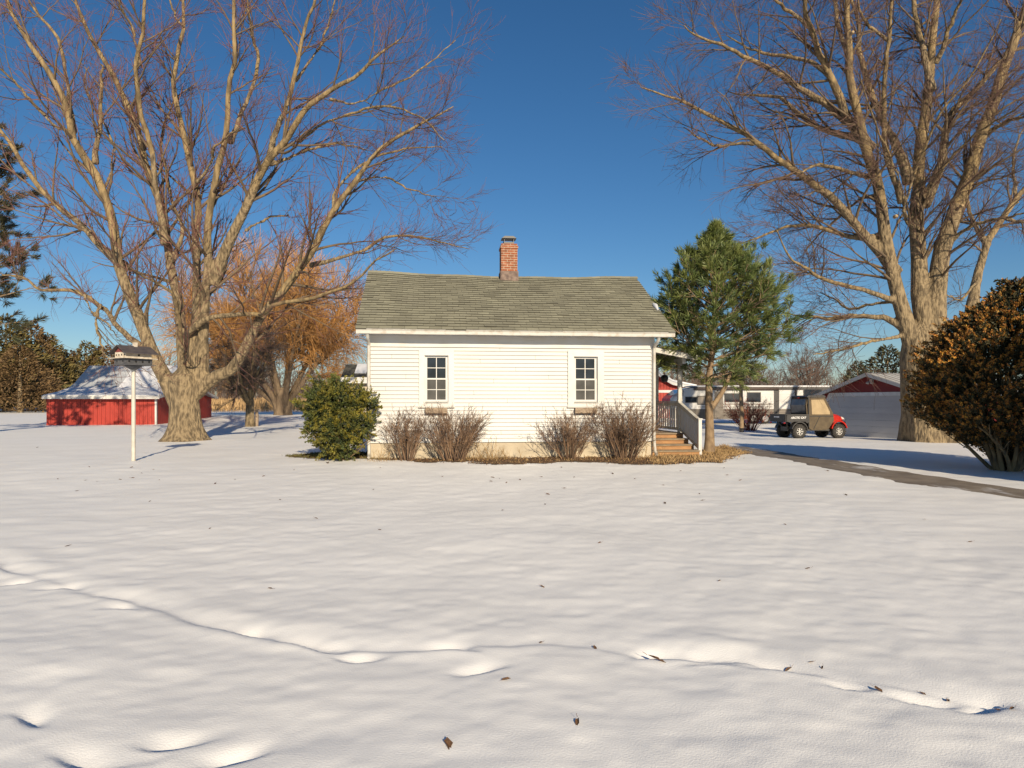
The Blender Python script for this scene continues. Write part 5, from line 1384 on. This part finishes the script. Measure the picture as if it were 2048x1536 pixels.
bare_shrub('dense bare shrub right of the left window', 852, 962, 800, -.6, 92, 'shrub', gs, 72)
bare_shrub('bare shrub under the right window, left of the pair', 1085, 1192, 806, -.6, 93, 'shrub', gs, 54)
bare_shrub('tallest densest bare shrub by the right downspout', 1190, 1312, 790, -.6, 94, 'shrub', gs, 84)
rp = gp(1505, 858)
bare_shrub('red-stemmed bare shrub between the pole and the utility vehicle', 0, 0, 0, 0, 95, 'redshrub', 'shrubs beside the drive', 70, rr=.007, xy=(rp[0], rp[1]+.6), h=2.1, w=2.5)
# straw-coloured stalks beside the shrubs
def stalks(label, px, v, n, h, seed, w=.3):
    rng = np.random.default_rng(seed); x, y = HF.xy(HF.u(px, v), v); b = np.array((x, y, float(terrain(x, y))))
    S = b+np.column_stack([rng.normal(size=n)*w, rng.normal(size=n)*w*.4, np.full(n, -.02)])
    P, Rr = grow(S, np.column_stack([rng.normal(size=n)*.16, rng.normal(size=n)*.14, np.ones(n)]), rng.uniform(.45, 1.0, n)*h, np.full(n, .006), 6, .06, -.02, rng, .5)
    S, D, r, tt, i = spawn(P, Rr, 4, .3, 1, .3, .8, rng); B1, R1 = grow(S, D, rng.uniform(.06, .2, len(tt)), np.full(len(tt), .004), 3, .1, -.03, rng, .6)
    t = thing('dry_plant', label, 'plant', tuple(b), group='dry plants along the foundation'); 
    for j in range(n):
        g = Geo(); g.tubes(P[j], Rr[j], 4); g.tubes(B1[i == j], R1[i == j], 3); part('stalk', g, M['straw'], t)
    g = Geo()
    k = n*10; S = b+np.column_stack([rng.normal(size=k)*w*1.3, rng.normal(size=k)*w*.5, np.full(k, -.02)])
    P, Rr = grow(S, np.column_stack([rng.normal(size=k)*.5, rng.normal(size=k)*.4, np.ones(k)]), rng.uniform(.12, .34, k)*h/.6, np.full(k, .004), 4, .1, -.1, rng, .3); g.tubes(P, Rr, 3)
    part('dead_leaves', g, M['straw'], t)
stalks('dry straw-coloured flower stalks right of the left window shrubs', 968, -.45, 14, .68, 101)
stalks('low tuft of dry straw at the foundation middle', 990, -.5, 6, .36, 102)
stalks('dry straw tuft at the foot of the right downspout', 1302, -.55, 8, .42, 103, .22)
stalks('dry grassy tuft left of the first bare shrub', 760, -.5, 6, .40, 104)

# ---------------------------------------------------------------- planting bed, leaf litter, winter turf
bed = [gp(575,914)[:2], gp(640,906)[:2], gp(745,908)[:2], HF.xy(0, -.02), HF.xy(WID, -.02), HF.xy(WID+.2, .15), gp(1402,903)[:2], gp(1450,893)[:2], gp(1490,905)[:2], gp(1440,929)[:2], gp(1310,931)[:2], gp(1150,927)[:2], gp(1000,930)[:2], gp(850,924)[:2], gp(740,921)[:2], gp(620,920)[:2]]
def inside(pts, x, y):
    c = np.zeros(len(x), bool)
    for (x0, y0), (x1, y1) in zip(pts, np.roll(np.array(pts), -1, 0)):
        k = ((y0 > y) != (y1 > y)) & (x < (x1-x0)*(y-y0)/(y1-y0+1e-12)+x0); c ^= k
    return c
def bed_mesh():
    P = np.array(bed); rng = np.random.default_rng(5)
    xs = np.arange(P[:,0].min()-.5, P[:,0].max()+.5, .07); ys = np.arange(P[:,1].min()-.5, P[:,1].max()+.5, .07)
    X, Y = np.meshgrid(xs, ys); xx, yy = X.ravel(), Y.ravel()
    xw, yw = xx+.35*vnoise(xx*1.7, yy*1.7+3)+.25*vnoise(xx*5, yy*5), yy+.5*vnoise(xx*1.4+9, yy*1.4)+.4*vnoise(xx*4+9, yy*4)+.2*vnoise(xx*11, yy*11)
    ok = inside(bed, xw, yw).reshape(X.shape)
    z = snow_height(xx, yy)+.012+.012*vnoise(xx*9, yy*9)
    n = len(xs); F = []
    q = ok[:-1,:-1] & ok[1:,:-1] & ok[:-1,1:] & ok[1:,1:]
    i, j = np.nonzero(q); b0 = i*n+j
    g = Geo(); g.add(np.column_stack([xx, yy, z]), np.stack([b0, b0+1, b0+n+1, b0+n], 1), 0, True)
    single('planting_bed', g, M['mulch'], kind='structure')
    pts = np.column_stack([xx, yy, z])[ok.ravel()]
    return pts
bp_ = bed_mesh()
rng = np.random.default_rng(8)
k = rng.integers(0, len(bp_), 9000); C = bp_[k]+np.column_stack([rng.normal(size=9000)*.08, rng.normal(size=9000)*.09, rng.random(9000)*.018])
g = Geo(); g.cards(C, rng.uniform(.012, .030, 9000), rng, np.repeat(np.array([[0,0,.25]]), 9000, 0), 1.5, .25)
single('leaf_litter', g, M['deadleaf'], 'brown fallen leaves covering the bed along the house', kind='stuff')
def tufts(name, label, sel, n, h, m, seed):
    rng = np.random.default_rng(seed); P = bp_[sel(bp_)]; k = rng.integers(0, len(P), n)
    S = P[k]+np.column_stack([rng.normal(size=n)*.05, rng.normal(size=n)*.05, np.full(n, -.01)])
    D = unit(np.column_stack([rng.normal(size=n)*.7, rng.normal(size=n)*.7, np.ones(n)]))
    g = Geo(); g.needles(S, D, rng.uniform(.4, 1.1, n)*h, .012); single(name, g, M[m], label, kind='stuff')
tufts('turf', 'short olive winter grass under the green shrub', lambda p: p[:,0] < -3.2, 4200, .075, 'turf', 1)
tufts('dry_grass', 'straw-coloured dry grass at the foot of the porch steps and pine', lambda p: p[:,0] > 3.3, 4200, .12, 'straw', 2)
tufts('dry_grass', 'thin dead grass among the leaves along the house', lambda p: (p[:,0] > -3.2) & (p[:,0] < 3.6), 900, .09, 'straw', 3)

# ---------------------------------------------------------------- field grass and far woods
rng = np.random.default_rng(9)
n = 16000; x = rng.uniform(-66, -8, n); y = rng.uniform(82, 122, n)
keep = (vnoise(x*.12, y*.12) > -.32) & (x > -.45*y); x, y = x[keep], y[keep]; n = len(x)
D = unit(np.column_stack([rng.normal(size=n)*.3, rng.normal(size=n)*.3, np.ones(n)]))
g = Geo(); g.needles(np.column_stack([x, y, terrain(x, y)-.05]), D, rng.uniform(.7, 2.0, n), .12)
single('field_grass', g, M['field'], 'tall tan dead grass across the field beyond the willow', kind='stuff')
n = 1500; x = np.concatenate([rng.uniform(-150, 60, n), rng.uniform(20, 190, 700)]); y = np.concatenate([rng.uniform(125, 190, n), rng.uniform(150, 230, 700)]); n = len(x)
S = np.column_stack([x, y, terrain(x, y)-.2]); L = rng.uniform(3.5, 9.5, n)
P, Rr = grow(S, np.column_stack([rng.normal(size=n)*.08, rng.normal(size=n)*.08, np.ones(n)]), L, np.full(n, .11), 7, .07, .02, rng, .3)
g = Geo(); g.tubes(P, Rr, 3)
S, D, r, tt, i = spawn(P, Rr, 11, .12, 1, .3, .9, rng); B1, R1 = grow(S, D, L[i]*rng.uniform(.16, .38, len(tt)), np.full(len(tt), .045), 4, .13, .06, rng, .5); g.tubes(B1, R1, 3)
S, D, r, tt, i = spawn(B1, R1, 3, .3, 1, .3, .9, rng); B2, R2 = grow(S, D, rng.uniform(.5, 1.5, len(tt)), np.full(len(tt), .032), 2, .1, .05, rng, .7); g.tubes(B2, R2, 3)
n = 9000; x = rng.uniform(-150, 190, n); y = rng.uniform(112, 200, n)
g.needles(np.column_stack([x, y, terrain(x, y)-.1]), unit(np.column_stack([rng.normal(size=n)*.35, rng.normal(size=n)*.3, np.ones(n)])), rng.uniform(.8, 3.2, n), .16)
single('far_woods', g, M['woods'], 'grey-brown leafless woods along the horizon', kind='stuff')

# ---------------------------------------------------------------- fallen leaves on the snow
def leaf_mesh(seed, m):
    rng = np.random.default_rng(seed); k = 9; V = [(0,0,.004)]; 
    for i in range(k):
        a = 2*np.pi*i/k; r = (.7 if i % 2 else .95)*rng.uniform(.75, 1.1); V.append((r*math.cos(a)*1.2, r*math.sin(a)*.5, .22*abs(math.sin(a))+rng.uniform(0, .12)))
    F = [(0, 1+i, 1+(i+1) % k) for i in range(k)]
    g = Geo(); g.add(V, F, 0, False); g.tubes(np.array([(1.1,0,.1),(1.5,.1,.2),(1.8,.15,.3)]), np.array([.04,.035,.03]), 4)
    return g.mesh('fallen_leaf', m)
LMs = [leaf_mesh(i, M['deadleaf']) for i in range(5)]
lp = [(897,1492,.05),(1308,1316,.055),(1322,1324,.04),(1155,1448,.04),(1013,1363,.033),(1085,1170,.03),(540,1174,.035),(1440,1165,.028),(1615,1137,.04),(1190,1293,.03),(1083,1283,.025),(1577,1333,.035),(1757,1382,.035),(1645,1335,.024),(1622,1325,.024),(1895,1395,.03),(1845,1385,.024),(1995,1418,.03),(2025,1420,.032),
      (1330,1008,.05),(1200,1088,.032),(1005,1022,.03),(633,1037,.035),(300,1003,.035),(135,1093,.035),(75,895,.07),(655,928,.12),(1040,960,.05),(560,1000,.04),(1405,1000,.04),(1692,990,.05),(885,955,.04),(1570,1050,.03),(420,1060,.03),(760,1060,.028),(1480,960,.05),(240,960,.045),(1090,1010,.03),(1270,960,.05),(470,960,.05),(1655,944,.05),(1850,1040,.04),(1940,1085,.035)]
for i in range(30):
    lp.append((random.uniform(80, 1650), random.uniform(932, 990), random.uniform(.03, .055)))
for i, (px, py, s) in enumerate(lp):
    q_ = gp(px, py); zz = float(snow_height(np.array([q_[0]]), np.array([q_[1]]))[0])
    o = bpy.data.objects.new('fallen_leaf', LMs[i % 5]); COL.objects.link(o); o.location = (q_[0], q_[1], zz+.004); s *= .78; o.scale = (s, s, s); o.rotation_euler = (random.uniform(-.4,.4), random.uniform(-.4,.4), random.uniform(0, 6.28))
    o['label'] = 'dry brown leaf lying on the snow-covered lawn'; o['category'] = 'leaf'; o['group'] = 'fallen leaves on the snow'

# ---------------------------------------------------------------- unseen shed added past the right edge to shade the snow and arborvitae
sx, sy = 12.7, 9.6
sh = thing('shadow_shed', 'unseen narrow white shed added past the right edge to cast shade', 'shed', (sx, sy, 0), math.radians(14))
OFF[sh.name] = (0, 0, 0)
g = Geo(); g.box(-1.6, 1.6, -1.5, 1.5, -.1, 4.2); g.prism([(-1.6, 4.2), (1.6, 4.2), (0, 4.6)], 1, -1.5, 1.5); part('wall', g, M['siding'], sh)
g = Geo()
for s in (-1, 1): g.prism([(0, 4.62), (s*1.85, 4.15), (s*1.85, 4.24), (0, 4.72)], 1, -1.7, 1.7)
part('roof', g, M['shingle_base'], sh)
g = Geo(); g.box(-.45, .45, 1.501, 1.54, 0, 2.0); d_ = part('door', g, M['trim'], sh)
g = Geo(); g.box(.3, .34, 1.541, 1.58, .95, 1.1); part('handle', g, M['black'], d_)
